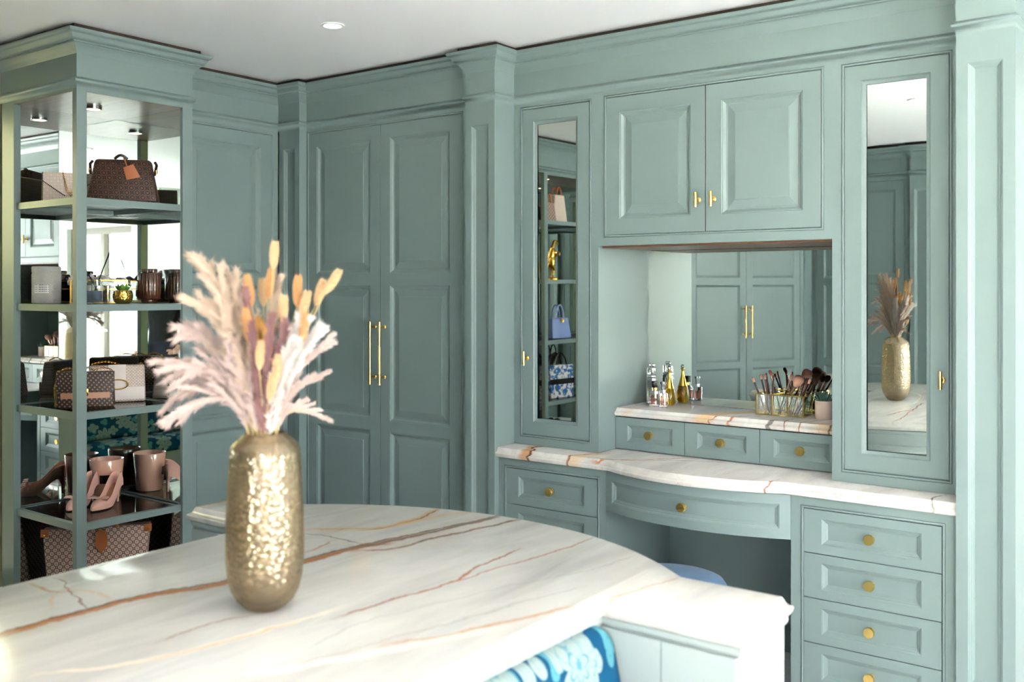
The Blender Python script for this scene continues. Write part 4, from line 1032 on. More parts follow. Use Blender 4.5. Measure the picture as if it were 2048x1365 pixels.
def shoe(toe, rz, lab):
    """pump pointing to -y, toe tip at the origin, sole on z=0, heel raised"""
    fr = frame(toe, rz); t = thing('shoe', lab, 'shoe', toe, rz, 'pair of blush bow pumps')
    L = 0.225
    def sole(q):      # height of the foot bed
        return 0.004 + 0.070*(0 if q < 0.42 else (1-math.cos(PI*min((q-0.42)/0.5, 1.0)))/2)
    def half(q):
        return 0.001+0.037*(math.sin(min(q/0.34, 1)*PI/2)**0.8)*(1-0.34*max(0, (q-0.34)/0.66)) if q < 0.97 else 0.012
    bm = NB(); n = 24; rings = []
    for i in range(n+1):
        q = i/n; y = L*q; hw = half(q); zs = sole(q)
        hgt = 0.012+0.026*min(q/0.25, 1) if q < 0.30 else 0.030+0.028*((q-0.30)/0.70)
        wall = hgt
        opening = 0.0 if q < 0.30 else min((q-0.30)/0.08, 1.0)
        ring = []
        for k in range(13):
            a = PI*k/12            # left wall over the top to the right wall
            x = -hw*math.cos(a)
            if opening <= 0: z = zs+wall*(math.sin(a)**0.7 if 0 < k < 12 else 0)
            else:
                zz = wall*(math.sin(min(a, PI-a)*1.0)**0.6 if 0 < k < 12 else 0)
                side = abs(math.cos(a))
                zin = 0.006
                z = zs + (zz if side > 0.72 else zz*(1-opening) + (wall if side > 0.6 else zin)*opening)
            ring.append(bm.verts.new((x, y, z)))
        rings.append(ring)
    for a, b in zip(rings[:-1], rings[1:]):
        for k in range(12): bm.faces.new((a[k], a[k+1], b[k+1], b[k]))
        bm.faces.new((a[12], a[0], b[0], b[12]))
    bm.faces.new(rings[-1]); bm.faces.new(list(reversed(rings[0])))
    obj('upper', bm, M['pinksuede'], t, fr, smooth=50)
    bm = NB(); ins = []
    for i in range(7, n):
        q = i/n; ins.append((bm.verts.new((-half(q)*0.75, L*q, sole(q)+0.0075)), bm.verts.new((half(q)*0.75, L*q, sole(q)+0.0075))))
    for a, b in zip(ins[:-1], ins[1:]): bm.faces.new((a[0], a[1], b[1], b[0]))
    obj('insole', bm, M['insole'], t, fr, smooth=40)
    bm = NB(); tube(bm, [(0, L*0.93, 0.076), (0, L*0.955, 0.045), (0, L*0.96, 0.0)], [0.016, 0.006, 0.0045], 12); obj('heel', bm, M['pinksuede'], t, fr)
    bm = NB()
    for sg in (-1, 1):
        pts = loop_pts(lambda q: (sg*0.034*math.sin(PI*q)*1.0, 0.052+0.012*math.sin(2*PI*q), 0.044+0.006*math.sin(PI*q)), 10)
        for k in range(10): pass
        a0 = [bm.verts.new((sg*x, 0.054+dy, 0.044+dz)) for x, dy, dz in ((0.004, -0.005, 0), (0.020, -0.011, 0.004), (0.040, -0.012, 0.002), (0.040, 0.010, 0.004), (0.020, 0.009, 0.007), (0.004, 0.005, 0.002))]
        a1 = [bm.verts.new(v.co+Vector((0, 0, 0.005))) for v in a0]
        bm.faces.new(a0); bm.faces.new(list(reversed(a1)))
        for k in range(6): bm.faces.new((a0[k], a0[(k+1) % 6], a1[(k+1) % 6], a1[k]))
    box(bm, -0.006, 0.006, 0.046, 0.062, 0.043, 0.054, 0.002); obj('bow', bm, M['pinksuede'], t, fr, smooth=30)
shoe((-3.895, 2.262, 0.5365), R(31), 'blush pump with bow, nearer the wardrobe end of the lower glass shelf')
shoe((-3.985, 2.205, 0.5365), R(33), 'blush pump with bow, nearer the tower corner post on the lower shelf')
# --- tote at the bottom
FB5 = frame((-3.975, 2.335, 0.1005), R(52))
t = thing('tote_bag', 'large beige monogram tote with tan leather handles at the bottom of the tower', 'handbag', (-3.975, 2.335, 0.1005), R(52))
bm = NB(); bag_body(bm, 0.36, 0.13, 0.355, 0.43, 0.06, bev=0.008); obj('body', bm, M['mono_beige'], t, FB5, smooth=50)
for yy, hh in ((-0.028, 0.045), (0.03, 0.05)):
    bm = NB(); tube(bm, loop_pts(lambda q: (-0.085+0.17*q, yy-0.01*math.sin(PI*q), 0.35+hh*math.sin(PI*q)**0.6), 14), 0.0065, 8); obj('handle', bm, M['tan'], t, FB5)
for sx_ in (-1, 1):
    bm = NB(); box(bm, sx_*0.205-0.016, sx_*0.205+0.016, -0.036, -0.028, 0.325, 0.358, 0.002); c = obj('corner_patch', bm, M['tan'], t, FB5, smooth=30)
    bm = NB(); bmesh.ops.create_icosphere(bm, subdivisions=2, radius=0.005, matrix=Matrix.Translation((sx_*0.205, -0.037, 0.335))); obj('rivet', bm, M['gold'], c, FB5)
bm = NB(); pts = [(-0.012, 0), (0.012, 0), (0.024, -0.03), (0.024, -0.07), (0.0, -0.10), (-0.024, -0.07), (-0.024, -0.03)]
a0 = [bm.verts.new((0.02+x, -0.046, 0.345+z)) for x, z in pts]; a1 = [bm.verts.new((0.02+x, -0.050, 0.345+z)) for x, z in pts]
bm.faces.new(a0); bm.faces.new(list(reversed(a1)))
for k in range(7): bm.faces.new((a0[k], a0[(k+1) % 7], a1[(k+1) % 7], a1[k]))
tg = obj('leather_tab', bm, M['tan'], t, FB5, smooth=30)
bm = NB(); tube(bm, [(0.02+0.017*math.cos(2*PI*i/16), -0.047, 0.352+0.014*math.sin(2*PI*i/16)) for i in range(16)], 0.0025, 6, closed=True); obj('ring', bm, M['gold'], tg, FB5)

# ------------------------------------------------------------------ vanity ledge: perfume, brushes, succulent
ZL = 0.9752
def bottle_square(name, lab, x, y, rz, w, d, h, capm, caph, capw, gm, lm, liq=0.75):
    fr = frame((x, y, ZL), R(rz)); t = thing(name, lab, 'perfume bottle', (x, y, ZL), R(rz))
    bm = NB(); box(bm, -w/2, w/2, -d/2, d/2, 0, h, 0.004); g = obj('glass', bm, gm, t, fr, smooth=30)
    bm = NB(); box(bm, -w/2+0.006, w/2-0.006, -d/2+0.006, d/2-0.006, 0.008, 0.008+(h-0.014)*liq, 0.002); obj('perfume', bm, lm, g, fr, smooth=30)
    bm = NB(); lathe(bm, [(0.008, h-0.001), (0.008, h+0.008), (0.0095, h+0.009), (0.0095, h+0.012), (0.0001, h+0.012)], 20); obj('collar', bm, M['gold'] if capm is M['black'] else M['chrome'], t, fr)
    if capm is M['black']:
        bm = NB(); box(bm, -capw/2, capw/2, -capw/2, capw/2, h+0.0125, h+0.0125+caph, 0.002); obj('cap', bm, capm, t, fr, smooth=30)
    else:
        bm = NB(); lathe(bm, [(0.0001, h+0.0125), (capw*0.35, h+0.0125), (capw*0.4, h+0.018), (capw*0.4, h+0.012+caph*0.6), (capw*0.55, h+0.012+caph*0.75), (capw*0.5, h+0.012+caph), (0.0001, h+0.014+caph)], 20); obj('cap', bm, capm, t, fr)
    return t
bottle_square('perfume_bottle', 'pink perfume bottle with a square black cap at the ledge corner', -2.028, 3.727, 22, 0.050, 0.026, 0.068, M['black'], 0.028, 0.024, M['clear'], M['pinkliq'])
bottle_square('perfume_bottle', 'pink perfume bottle with a clear crystal cap beside the black-capped one', -1.982, 3.716, 30, 0.036, 0.026, 0.062, M['clear'], 0.034, 0.024, M['clear'], M['pinkliq'])
# tall clear bottle with bow-shaped stopper
x, y = -2.085, 3.800; fr = frame((x, y, ZL), R(20)); t = thing('perfume_bottle', 'tall slim clear perfume bottle with silver neck and bow stopper', 'perfume bottle', (x, y, ZL), R(20))
bm = NB(); box(bm, -0.021, 0.021, -0.016, 0.016, 0, 0.115, 0.005); g = obj('glass', bm, M['clear'], t, fr, smooth=30)
bm = NB(); box(bm, -0.015, 0.015, -0.010, 0.010, 0.012, 0.10, 0.003); obj('perfume', bm, plain('pale_perfume', (232, 236, 226), 0.05, trans=0.95, ior=1.33), g, fr, smooth=30)
bm = NB(); box(bm, -0.019, 0.019, -0.014, 0.014, 0.1155, 0.124, 0.002); obj('collar', bm, M['chrome'], t, fr, smooth=30)
bm = NB(); box(bm, -0.020, 0.020, -0.015, 0.015, 0.1245, 0.158, 0.003); obj('cap', bm, M['clear'], t, fr, smooth=30)
bm = NB()
for sg in (-1, 1): bmesh.ops.create_uvsphere(bm, u_segments=12, v_segments=8, radius=0.0085, matrix=Matrix.Translation((sg*0.008, 0, 0.168)) @ Matrix.Scale(0.8, 4, (0, 1, 0)))
obj('stopper', bm, M['chrome'], t, fr)
# amber teardrop bottle with gold neck
x, y = -2.005, 3.815; t = thing('perfume_bottle', 'amber teardrop perfume bottle with a tall gold neck and glass ball', 'perfume bottle', (x, y, ZL))
bm = NB(); lathe(bm, [(0.0001, 0), (0.020, 0), (0.0265, 0.010), (0.029, 0.026), (0.027, 0.048), (0.021, 0.070), (0.014, 0.088), (0.0115, 0.096), (0.0001, 0.096)], 32, x, y, ZL); obj('glass', bm, M['amber'], t, smooth=60)
bm = NB(); lathe(bm, [(0.0205, 0.0705), (0.015, 0.090), (0.0085, 0.115), (0.006, 0.135), (0.006, 0.143), (0.0085, 0.146), (0.0085, 0.150), (0.0001, 0.150)], 28, x, y, ZL); obj('neck', bm, M['gold'], t, smooth=50)
bm = NB(); bmesh.ops.create_uvsphere(bm, u_segments=20, v_segments=12, radius=0.0085, matrix=Matrix.Translation((x, y, ZL+0.158))); obj('stopper', bm, M['clear'], t, smooth=80)
# brush box
bx0, bx1, by0, by1 = -1.577, -1.385, 3.735, 3.828; BH = 0.084
FBr = frame((bx0, by0, ZL), R(0)); w, d = bx1-bx0, by1-by0
t = thing('brush_box', 'brass framed ribbed glass box holding makeup brushes on the ledge', 'box', ((bx0+bx1)/2, (by0+by1)/2, ZL))
bm = NB(); e = 0.0022
for xx in (0, w/3, 2*w/3, w):
    for yy in (0, d): box(bm, xx-e, xx+e, yy-e, yy+e, 0, BH)
for zz in (e, BH-e):
    for yy in (0, d): box(bm, 0, w, yy-e, yy+e, zz-e, zz+e)
    for xx in (0, w/3, 2*w/3, w): box(bm, xx-e, xx+e, 0, d, zz-e, zz+e)
box(bm, 0, w, 0, d, 0.0002, 0.002); obj('brass_frame', bm, M['brass'], t, FBr, smooth=False)
def ribbed(bm, a, b, n):
    a = Vector(a); b = Vector(b); t_ = (b-a); nr = Vector((t_.y, -t_.x)).normalized(); m = n*4
    lo = []; hi = []
    for i in range(m+1):
        p = a+t_*i/m + nr*0.0012*math.sin(2*PI*i/4)
        lo.append(bm.verts.new((p.x, p.y, 0.004))); hi.append(bm.verts.new((p.x, p.y, BH-0.005)))
    for i in range(m): bm.faces.new((lo[i], lo[i+1], hi[i+1], hi[i]))
for a, b, n in (((0.003, 0), (w-0.003, 0), 26), ((w, 0.003), (w, d-0.003), 12), ((w-0.003, d), (0.003, d), 26), ((0, d-0.003), (0, 0.003), 12)):
    bm = NB(); ribbed(bm, a, b, n); obj('glass_pane', bm, M['greenglass'], t, FBr, smooth=80)
# brushes
M['brushh'] = plain('plum_metal_handle', (66, 44, 42), 0.22, 0.55); M['ferrule'] = plain('rose_ferrule', (176, 140, 128), 0.2, 1.0)
def bristle(name, a, b, zt):
    t_ = MT(name); Z_ = t_.sep(t_.coord())[2]
    st = t_.noise(t_.vec('MULTIPLY', t_.coord(), (900.0, 900.0, 40.0)), 1.0, 2.0)
    t_.set(color=t_.mix(t_.mapr(Z_, zt-0.03, zt, 0.0, 1.0), lin(a), lin(b)), rough=0.8); t_.bump(st, 0.6, 0.002); return t_.m
def brush(bx, by, tx, ty, L, kind, lab):
    """stands in the box: base at (bx,by), leaning by (tx,ty)"""
    dirv = Vector((tx, ty, 1.0)).normalized(); M_ = Matrix.Translation((bx, by, ZL+0.004)) @ Vector((0, 0, 1)).rotation_difference(dirv).to_matrix().to_4x4()
    t = thing('makeup_brush', lab, 'brush', (bx, by, ZL+0.004), 0, 'makeup brushes in the brass box')
    hl = dict(eye=0.02, mid=0.026, powder=0.048, fan=0.03, thin=0.014)[kind]; rw = dict(eye=0.0055, mid=0.0075, powder=0.0205, fan=0.012, thin=0.003)[kind]; fr_ = dict(eye=0.0038, mid=0.005, powder=0.0085, fan=0.0055, thin=0.0028)[kind]
    Lh = L-hl
    bm = NB(); lathe(bm, [(0.0001, 0.0), (0.0022, 0.001), (0.0042, Lh*0.55), (0.0036, Lh*0.72), (0.0001, Lh*0.72)], 12, M=M_); obj('handle', bm, M['brushh'], t, smooth=50)
    bm = NB(); lathe(bm, [(0.0037, Lh*0.715), (fr_*0.95, Lh*0.9), (fr_, Lh), (fr_*0.6, Lh), (0.0001, Lh)], 14, M=M_); obj('ferrule', bm, M['brushh'] if kind in ('eye', 'thin') else M['ferrule'], t, smooth=50)
    sq = Matrix.Scale(0.55, 4, (0, 1, 0)) if kind in ('fan', 'mid') else ID
    bm = NB(); lathe(bm, [(fr_*0.92, Lh-0.001), (rw*0.85, Lh+hl*0.35), (rw, Lh+hl*0.65), (rw*0.9, Lh+hl*0.85), (rw*0.55, Lh+hl*0.97), (0.0001, Lh+hl)], 18, M=M_ @ sq)
    o = obj('bristles', bm, M['br_'+('dark' if kind in ('fan', 'thin') else 'two')], t, smooth=60)
M['br_two'] = bristle('two_tone_bristle', (214, 160, 134), (110, 66, 54), 0.16); M['br_dark'] = bristle('dark_bristle', (104, 70, 62), (58, 38, 36), 0.15)
def W_(fx, fy): return bx0+w*fx, by0+d*fy
BR = [(0.15, 0.35, -0.40, -0.05, 0.150, 'eye', 'small eye brush leaning furthest towards the perfume bottles'), (0.18, 0.5, -0.26, 0.05, 0.156, 'eye', 'eye brush with rosy tip, second from the perfume side'),
      (0.20, 0.7, -0.20, 0.12, 0.160, 'thin', 'thin liner brush behind the eye brushes'), (0.22, 0.4, -0.12, -0.05, 0.156, 'eye', 'eye brush standing third in the perfume-side bunch'),
      (0.24, 0.65, -0.04, 0.05, 0.160, 'eye', 'dark eye brush standing upright in the perfume-side bunch'), (0.27, 0.45, 0.02, -0.02, 0.152, 'thin', 'thin brush upright beside the first brass divider'),
      (0.42, 0.6, -0.30, 0.05, 0.178, 'mid', 'tan tipped blending brush leaning left over the first divider'),
      (0.40, 0.4, 0.36, 0.0, 0.170, 'mid', 'blending brush leaning right before the powder brush'), (0.42, 0.3, 0.62, -0.1, 0.185, 'powder', 'large fluffy rose powder brush at the middle of the box'),
      (0.48, 0.75, 0.52, 0.1, 0.200, 'powder', 'large dark powder brush behind the rose one'),
      (0.70, 0.35, 0.30, -0.02, 0.158, 'fan', 'flat dark brush in the pot-side bunch, leftmost'), (0.72, 0.5, 0.38, 0.05, 0.156, 'fan', 'flat dark brush in the pot-side bunch, second'),
      (0.74, 0.4, 0.46, -0.04, 0.160, 'eye', 'eye brush in the pot-side bunch leaning right'), (0.76, 0.65, 0.50, 0.06, 0.164, 'fan', 'flat brush at the back of the pot-side bunch'),
      (0.78, 0.45, 0.56, 0.0, 0.158, 'thin', 'thin brush leaning furthest towards the succulent pot'), (0.71, 0.7, 0.25, 0.1, 0.165, 'eye', 'eye brush rising behind the flat brushes')]
for fx, fy, lx, ly, L, kd, lab in BR:
    a, b = W_(fx, fy); brush(a, b, lx, ly, L, kd, lab)
# blush pot with blue-green succulent
px, py = -1.315, 3.765
t = thing('plant_pot', 'round blush ceramic pot with a blue-green succulent on the vanity ledge', 'plant', (px, py, ZL))
bm = NB(); lathe(bm, [(0.0001, 0), (0.031, 0), (0.033, 0.003), (0.034, 0.068), (0.033, 0.070), (0.031, 0.068), (0.030, 0.058), (0.0001, 0.058)], 36, px, py, ZL); obj('pot', bm, plain('blush_ceramic', (226, 200, 184), 0.6, var=0.04, vscale=60), t, smooth=50)
bm = NB(); lathe(bm, [(0.0001, 0.0585), (0.0295, 0.0585), (0.028, 0.063), (0.0001, 0.064)], 24, px, py, ZL); obj('soil', bm, plain('dark_soil', (52, 44, 36), 0.9), t)
for k in range(30):
    a = k*2.399; el = 0.45+0.03*k; rr_ = 0.020*(1-k/34)
    bm = NB(); leaf_mesh(bm, (px+rr_*math.cos(a), py+rr_*math.sin(a), ZL+0.064), (math.cos(a)*math.cos(el), math.sin(a)*math.cos(el), math.sin(el)), 0.034+0.012*(k/30), 0.010, 0.004, 0.15); obj('leaf', bm, M['leafb'], t, smooth=60)

# ------------------------------------------------------------------ vase and dried bouquet
VX, VY, VZ = -1.575, 1.282, HI+0.0005
VR = Vector((0.8007, 0.5990, 0)); VF = Vector((-0.5990, 0.8007, 0)); UP = Vector((0, 0, 1))
t = thing('vase', 'tall hammered gold glass vase holding dried grasses on the island', 'vase', (VX, VY, VZ))
vp = [(0.0001, 0.0), (0.030, 0.0), (0.042, 0.006), (0.056, 0.020), (0.067, 0.040), (0.0735, 0.066), (0.0765, 0.10), (0.0768, 0.14), (0.0755, 0.19), (0.0735, 0.24), (0.0710, 0.285), (0.0685, 0.315), (0.0655, 0.326), (0.056, 0.336), (0.044, 0.345), (0.040, 0.350),
      (0.037, 0.350), (0.041, 0.342), (0.052, 0.333), (0.062, 0.322), (0.0645, 0.312), (0.067, 0.285), (0.0695, 0.24), (0.0715, 0.19), (0.0725, 0.14), (0.072, 0.10), (0.069, 0.07), (0.062, 0.044), (0.05, 0.026), (0.035, 0.016), (0.0001, 0.014)]
bm = NB(); lathe(bm, vp, 72, VX, VY, VZ)
gv = MT('hammered_gold_glass')
co = gv.coord()
ham = gv.math('ADD', gv.vor(co, 90.0), gv.math('MULTIPLY', gv.noise(co, 60.0, 2.0), 0.5))
Zc = gv.sep(co)[2]
gv.n.remove(gv.b)
bn = gv.new('Bump'); bn.inputs['Strength'].default_value = 0.38; bn.inputs['Distance'].default_value = 0.008
gv.put(bn.inputs['Height'], gv.math('MULTIPLY', ham, gv.mapr(Zc, 0.330, 0.312)))
tr = gv.new('BsdfTransparent'); tr.inputs[0].default_value = (0.95, 0.90, 0.81, 1)
gl = gv.new('BsdfGlossy'); gl.inputs['Roughness'].default_value = 0.20; gl.inputs[0].default_value = (0.74, 0.65, 0.51, 1); gv.l.new(bn.outputs[0], gl.inputs['Normal'])
tl = gv.new('BsdfTranslucent'); tl.inputs[0].default_value = (0.62, 0.48, 0.31, 1); gv.l.new(bn.outputs[0], tl.inputs['Normal'])
df = gv.new('BsdfDiffuse'); df.inputs[0].default_value = (0.46, 0.35, 0.21, 1); gv.l.new(bn.outputs[0], df.inputs['Normal'])
lw = gv.new('LayerWeight'); lw.inputs[0].default_value = 0.45; gv.l.new(bn.outputs[0], lw.inputs['Normal'])
m0 = gv.new('MixShader'); m0.inputs[0].default_value = 0.3; gv.l.new(tl.outputs[0], m0.inputs[1]); gv.l.new(df.outputs[0], m0.inputs[2])
m1 = gv.new('MixShader'); m1.inputs[0].default_value = 0.24; gv.l.new(tr.outputs[0], m1.inputs[1]); gv.l.new(m0.outputs[0], m1.inputs[2])
m2 = gv.new('MixShader'); gv.l.new(gv.math('MULTIPLY_ADD', lw.outputs['Fresnel'], 0.66, 0.13, clamp=True), m2.inputs[0]); gv.l.new(m1.outputs[0], m2.inputs[1]); gv.l.new(gl.outputs[0], m2.inputs[2])
gv.l.new(m2.outputs[0], gv.n['Material Output'].inputs[0])
obj('glass', bm, gv.m, t, smooth=60)

def hairmat(name, rgb, rgb2):
    t_ = MT(name); oi = t_.new('ObjectInfo')
    f = t_.noise(t_.coord(), 40.0, 2.0)
    t_.set(color=t_.mix(f, lin(rgb), lin(rgb2)), rough=0.85, sheen=0.25)
    return t_.m
HM = dict(beige=hairmat('beige_plume', (190, 162, 138), (212, 190, 170)), white=hairmat('white_plume', (222, 211, 203), (238, 231, 225)), rose=hairmat('rose_plume', (188, 162, 152), (210, 188, 180)),
          mauve=hairmat('mauve_plume', (128, 84, 86), (166, 122, 118)), tan=hairmat('tan_tail', (206, 166, 118), (226, 194, 152)), orange=hairmat('orange_tail', (192, 138, 84), (214, 168, 116)), ochre=hairmat('ochre_bract', (182, 124, 54), (214, 164, 92)))
M['stem'] = plain('straw_stem', (196, 172, 120), 0.7)

def px2w(u, v, dep):
    """picture-plane offsets from the vase mouth, about a millimetre each, plus a depth"""
    return Vector((VX, VY, VZ+0.35)) + VR*((u-530)*0.001) + UP*((862-v)*0.001) + VF*dep

def bez(a, b, c, n):
    return [a*(1-q)**2 + b*2*q*(1-q) + c*q*q for q in (i/n for i in range(n+1))]

def strand(bm, p, d, L, w, droop, view):
    d = d.normalized(); s = d.cross(view)
    s = s.normalized() if s.length > 1e-5 else Vector((1, 0, 0))
    m1 = p + d*(L*0.5) - UP*(droop*L*0.2); e = p + d*L - UP*(droop*L*0.7)
    a = bm.verts.new(p+s*w); b = bm.verts.new(p-s*w); c = bm.verts.new(m1+s*w*0.8); f = bm.verts.new(m1-s*w*0.8); g = bm.verts.new(e)
    bm.faces.new((a, b, f, c)); bm.faces.new((c, f, g))

def base_pt(tip):
    dx = (tip-Vector((VX, VY, VZ+0.35)))
    lat = dx.dot(VR); dp = dx.dot(VF)
    rim = Vector((VX, VY, VZ+0.345)) + VR*max(-0.032, min(0.032, lat*0.2)) + VF*max(-0.022, min(0.022, dp*0.3))
    low = Vector((VX, VY, VZ+0.09)) - VR*max(-0.03, min(0.03, lat*0.10)) + VF*(rnd.uniform(-0.015, 0.015))
    return low, rim

def stem_path(tip, bulge=0.0):
    low, rim = base_pt(tip)
    ctrl = rim + (rim-low).normalized()*((tip-rim).length*0.5) + UP*bulge
    return low, rim, bez(rim, ctrl, tip, 16)

def plume(kind, tip, lab, n_br=12, br_len=0.07, hair=0.016, start=0.15, bulge=0.0, droop=0.3, spread=0.5, seed=0, nh=110, hw=0.0010):
    rs = random.Random(seed); low, rim, path = stem_path(tip, bulge)
    t = thing('pampas_stem', lab, 'dried grass', low, 0, 'dried grasses in the vase')
    bm = NB(); tube(bm, [low] + path[:14], 0.0016, 5); obj('stem', bm, M['stem'], t)
    bm = NB()
    for b in range(n_br):
        q = start + (1-start)*(b+rs.random()*0.8)/n_br; q = min(q, 0.99)
        i = min(int(q*16), 15); p = path[i].lerp(path[i+1], q*16-i); tg = (path[i+1]-path[i]).normalized()
        side = Vector((rs.gauss(0, 1), rs.gauss(0, 1), rs.gauss(0, 1))); side = (side - tg*side.dot(tg)).normalized()
        L = br_len*(0.6+0.6*rs.random())*(1.15-0.55*q)
        d0 = (tg + side*spread*rs.uniform(0.3, 1.0)).normalized()
        e = p + d0*L - UP*droop*L*0.5
        bp = bez(p, p+d0*L*0.6, e, 6)
        for k in range(nh):
            qq = rs.random(); j = min(int(qq*6), 5); pp = bp[j].lerp(bp[j+1], qq*6-j); tt = (bp[j+1]-bp[j]).normalized()
            sd = Vector((rs.gauss(0, 1), rs.gauss(0, 1), rs.gauss(0, 1))); sd = (sd - tt*sd.dot(tt)).normalized()
            strand(bm, pp, tt + sd*rs.uniform(0.25, 0.75), hair*rs.uniform(0.6, 1.2), hw, droop*0.4, VF)
    o = obj('plume', bm, HM[kind], t, smooth=False)
    return t

def tail(kind, cen, ang, lab, L=0.042, r=0.0105, dep_tilt=0.0, seed=0):
    """bunny tail: fuzzy ovoid head on a thin stem; cen is the middle of the head, ang leans to picture right"""
    rs = random.Random(seed); ax = (UP*math.cos(R(ang)) + VR*math.sin(R(ang)) + VF*dep_tilt).normalized()
    foot = cen - ax*L/2
    low, rim, path = stem_path(foot)
    t = thing('bunny_tail_stem', lab, 'dried grass', low, 0, 'dried grasses in the vase')
    bm = NB(); tube(bm, [low] + path, 0.0012, 5); obj('stem', bm, M['stem'], t)
    Q = Matrix.Translation(cen) @ UP.rotation_difference(ax).to_matrix().to_4x4()
    bm = NB(); lathe(bm, [(0.0001, -L/2), (r*0.55, -L*0.46), (r*0.92, -L*0.25), (r, -L*0.02), (r*0.85, L*0.22), (r*0.5, L*0.42), (0.0001, L/2)], 14, M=Q)
    h = obj('seed_head', bm, HM[kind], t, smooth=80)
    bm = NB()
    for k in range(1000):
        q = rs.uniform(-0.5, 0.5); rr = r*math.sqrt(max(0.0, 1-(2*q)**2))*0.95; a = rs.uniform(0, 2*PI)
        p = Q @ Vector((rr*math.cos(a), rr*math.sin(a), q*L)); o_ = (Q.to_3x3() @ Vector((math.cos(a), math.sin(a), 0)))
        strand(bm, p, o_*0.6 + ax*1.0, rs.uniform(0.005, 0.012), 0.00035, 0.0, VF)
    obj('fuzz', bm, HM[kind], h, smooth=False)
    return t
P_ = px2w
# beige pampas spraying up to the left
PL = [('beige', (412, 556), 0.02, 'beige pampas plume, its tip highest of those leaning towards the tower', 14, 0.10, 0.020), ('beige', (438, 556), -0.02, 'beige pampas plume, second of the tall ones leaning towards the tower', 14, 0.10, 0.020),
      ('beige', (462, 566), 0.03, 'beige pampas plume, third of the tall ones, close to the mauve spikes', 14, 0.09, 0.020), ('beige', (425, 610), -0.04, 'beige pampas plume filling the middle of the tower side', 14, 0.09, 0.020),
      ('rose', (384, 660), 0.0, 'white fluffy pampas plume standing out at mid height on the tower side', 14, 0.085, 0.024), ('rose', (374, 728), -0.03, 'pale rose pampas plume reaching furthest towards the display tower', 14, 0.11, 0.018),
      ('rose', (372, 772), 0.02, 'pale rose pampas plume drooping in front of the handbag shelf', 13, 0.11, 0.018), ('rose', (376, 808), -0.02, 'pale rose pampas plume hanging lowest on the tower side', 12, 0.11, 0.017),
      ('beige', (470, 640), -0.05, 'beige pampas plume in front of the ochre bracts', 14, 0.08, 0.020), ('rose', (478, 720), -0.055, 'pale rose pampas plume low at the front of the bunch', 14, 0.07, 0.018),
      ('beige', (540, 590), 0.04, 'beige pampas plume at the back centre of the bunch', 12, 0.07, 0.018),
      ('white', (600, 655), -0.02, 'bright white pampas plume, the taller of the two white ones', 15, 0.055, 0.020), ('white', (622, 672), 0.015, 'bright white pampas plume, the shorter one on the wardrobe side', 15, 0.055, 0.020),
      ('white', (590, 700), -0.045, 'bright white pampas plume low at the front of the white group', 14, 0.05, 0.020), ('white', (566, 668), 0.03, 'bright white pampas plume behind the mauve spikes', 13, 0.05, 0.018),
      ('rose', (640, 690), 0.03, 'pale pampas plume spraying towards the wardrobe handles', 10, 0.06, 0.014), ('rose', (636, 752), 0.0, 'thin pale plume sticking out at mid height on the wardrobe side', 8, 0.05, 0.010), ('rose', (636, 826), 0.01, 'thin pale plume sticking out lowest on the wardrobe side', 8, 0.05, 0.009)]
for k, (kd, uv, dep, lab, nb, bl, hr) in enumerate(PL):
    low_ = kd == 'rose' and uv[0] < 400
    plume(kd, P_(uv[0], uv[1], dep), lab, n_br=nb+(10 if kd != 'white' else 26), br_len=bl, hair=hr, start=0.02 if kd != 'white' else 0.0, bulge=0.05 if low_ else 0.02, droop=0.45 if low_ else 0.15, spread=0.55 if kd in ('beige', 'rose') and nb > 11 else 0.3, seed=100+k)
# mauve spikes
for k, (uv, dep, lab) in enumerate((((500, 588), -0.03, 'mauve plume spike, tallest of the mauve ones'), ((520, 655), -0.07, 'mauve plume spike at the front of the bunch'), ((556, 640), -0.065, 'mauve plume spike right of the front centre'), ((580, 655), -0.05, 'mauve plume spike beside the white plumes'))):
    plume('mauve', P_(uv[0], uv[1], dep), lab, n_br=36, br_len=0.034, hair=0.014, start=0.02, droop=0.0, spread=0.25, seed=200+k, nh=150)
# bunny tails
BT = [('tan', (548, 510), 0.0, 4, 'topmost bunny tail of the bouquet'), ('orange', (537, 566), 0.01, 8, 'orange bunny tail just below the topmost one'), ('tan', (661, 563), 0.01, 32, 'bunny tail leaning furthest towards the wardrobe'),
      ('tan', (634, 585), 0.02, 18, 'bunny tail beside the furthest leaning one'), ('orange', (597, 582), -0.01, 2, 'orange bunny tail standing upright above the white plumes'), ('tan', (612, 608), -0.02, 16, 'bunny tail just above the white plumes'),
      ('tan', (573, 618), -0.03, 4, 'bunny tail in front of the beige centre plume'), ('orange', (502, 580), -0.01, -10, 'orange bunny tail beside the tallest mauve spike'), ('tan', (518, 585), 0.03, -4, 'bunny tail half hidden at the back centre'),
      ('orange', (613, 655), -0.03, 8, 'bunny tail between the two white plumes'), ('tan', (535, 706), -0.06, 2, 'bunny tail low at the front among the mauve spikes'), ('tan', (566, 732), -0.05, 4, 'bunny tail low beside the white plumes'), ('tan', (556, 768), -0.055, 10, 'lowest bunny tail of the bouquet'),
      ('orange', (508, 646), -0.05, -6, 'bunny tail in front of the ochre bracts')]
for k, (kd, uv, dep, an, lab) in enumerate(BT): tail(kd, P_(uv[0], uv[1], dep), an, lab, L=0.060 if kd == 'orange' else 0.052, r=0.0058, seed=300+k)
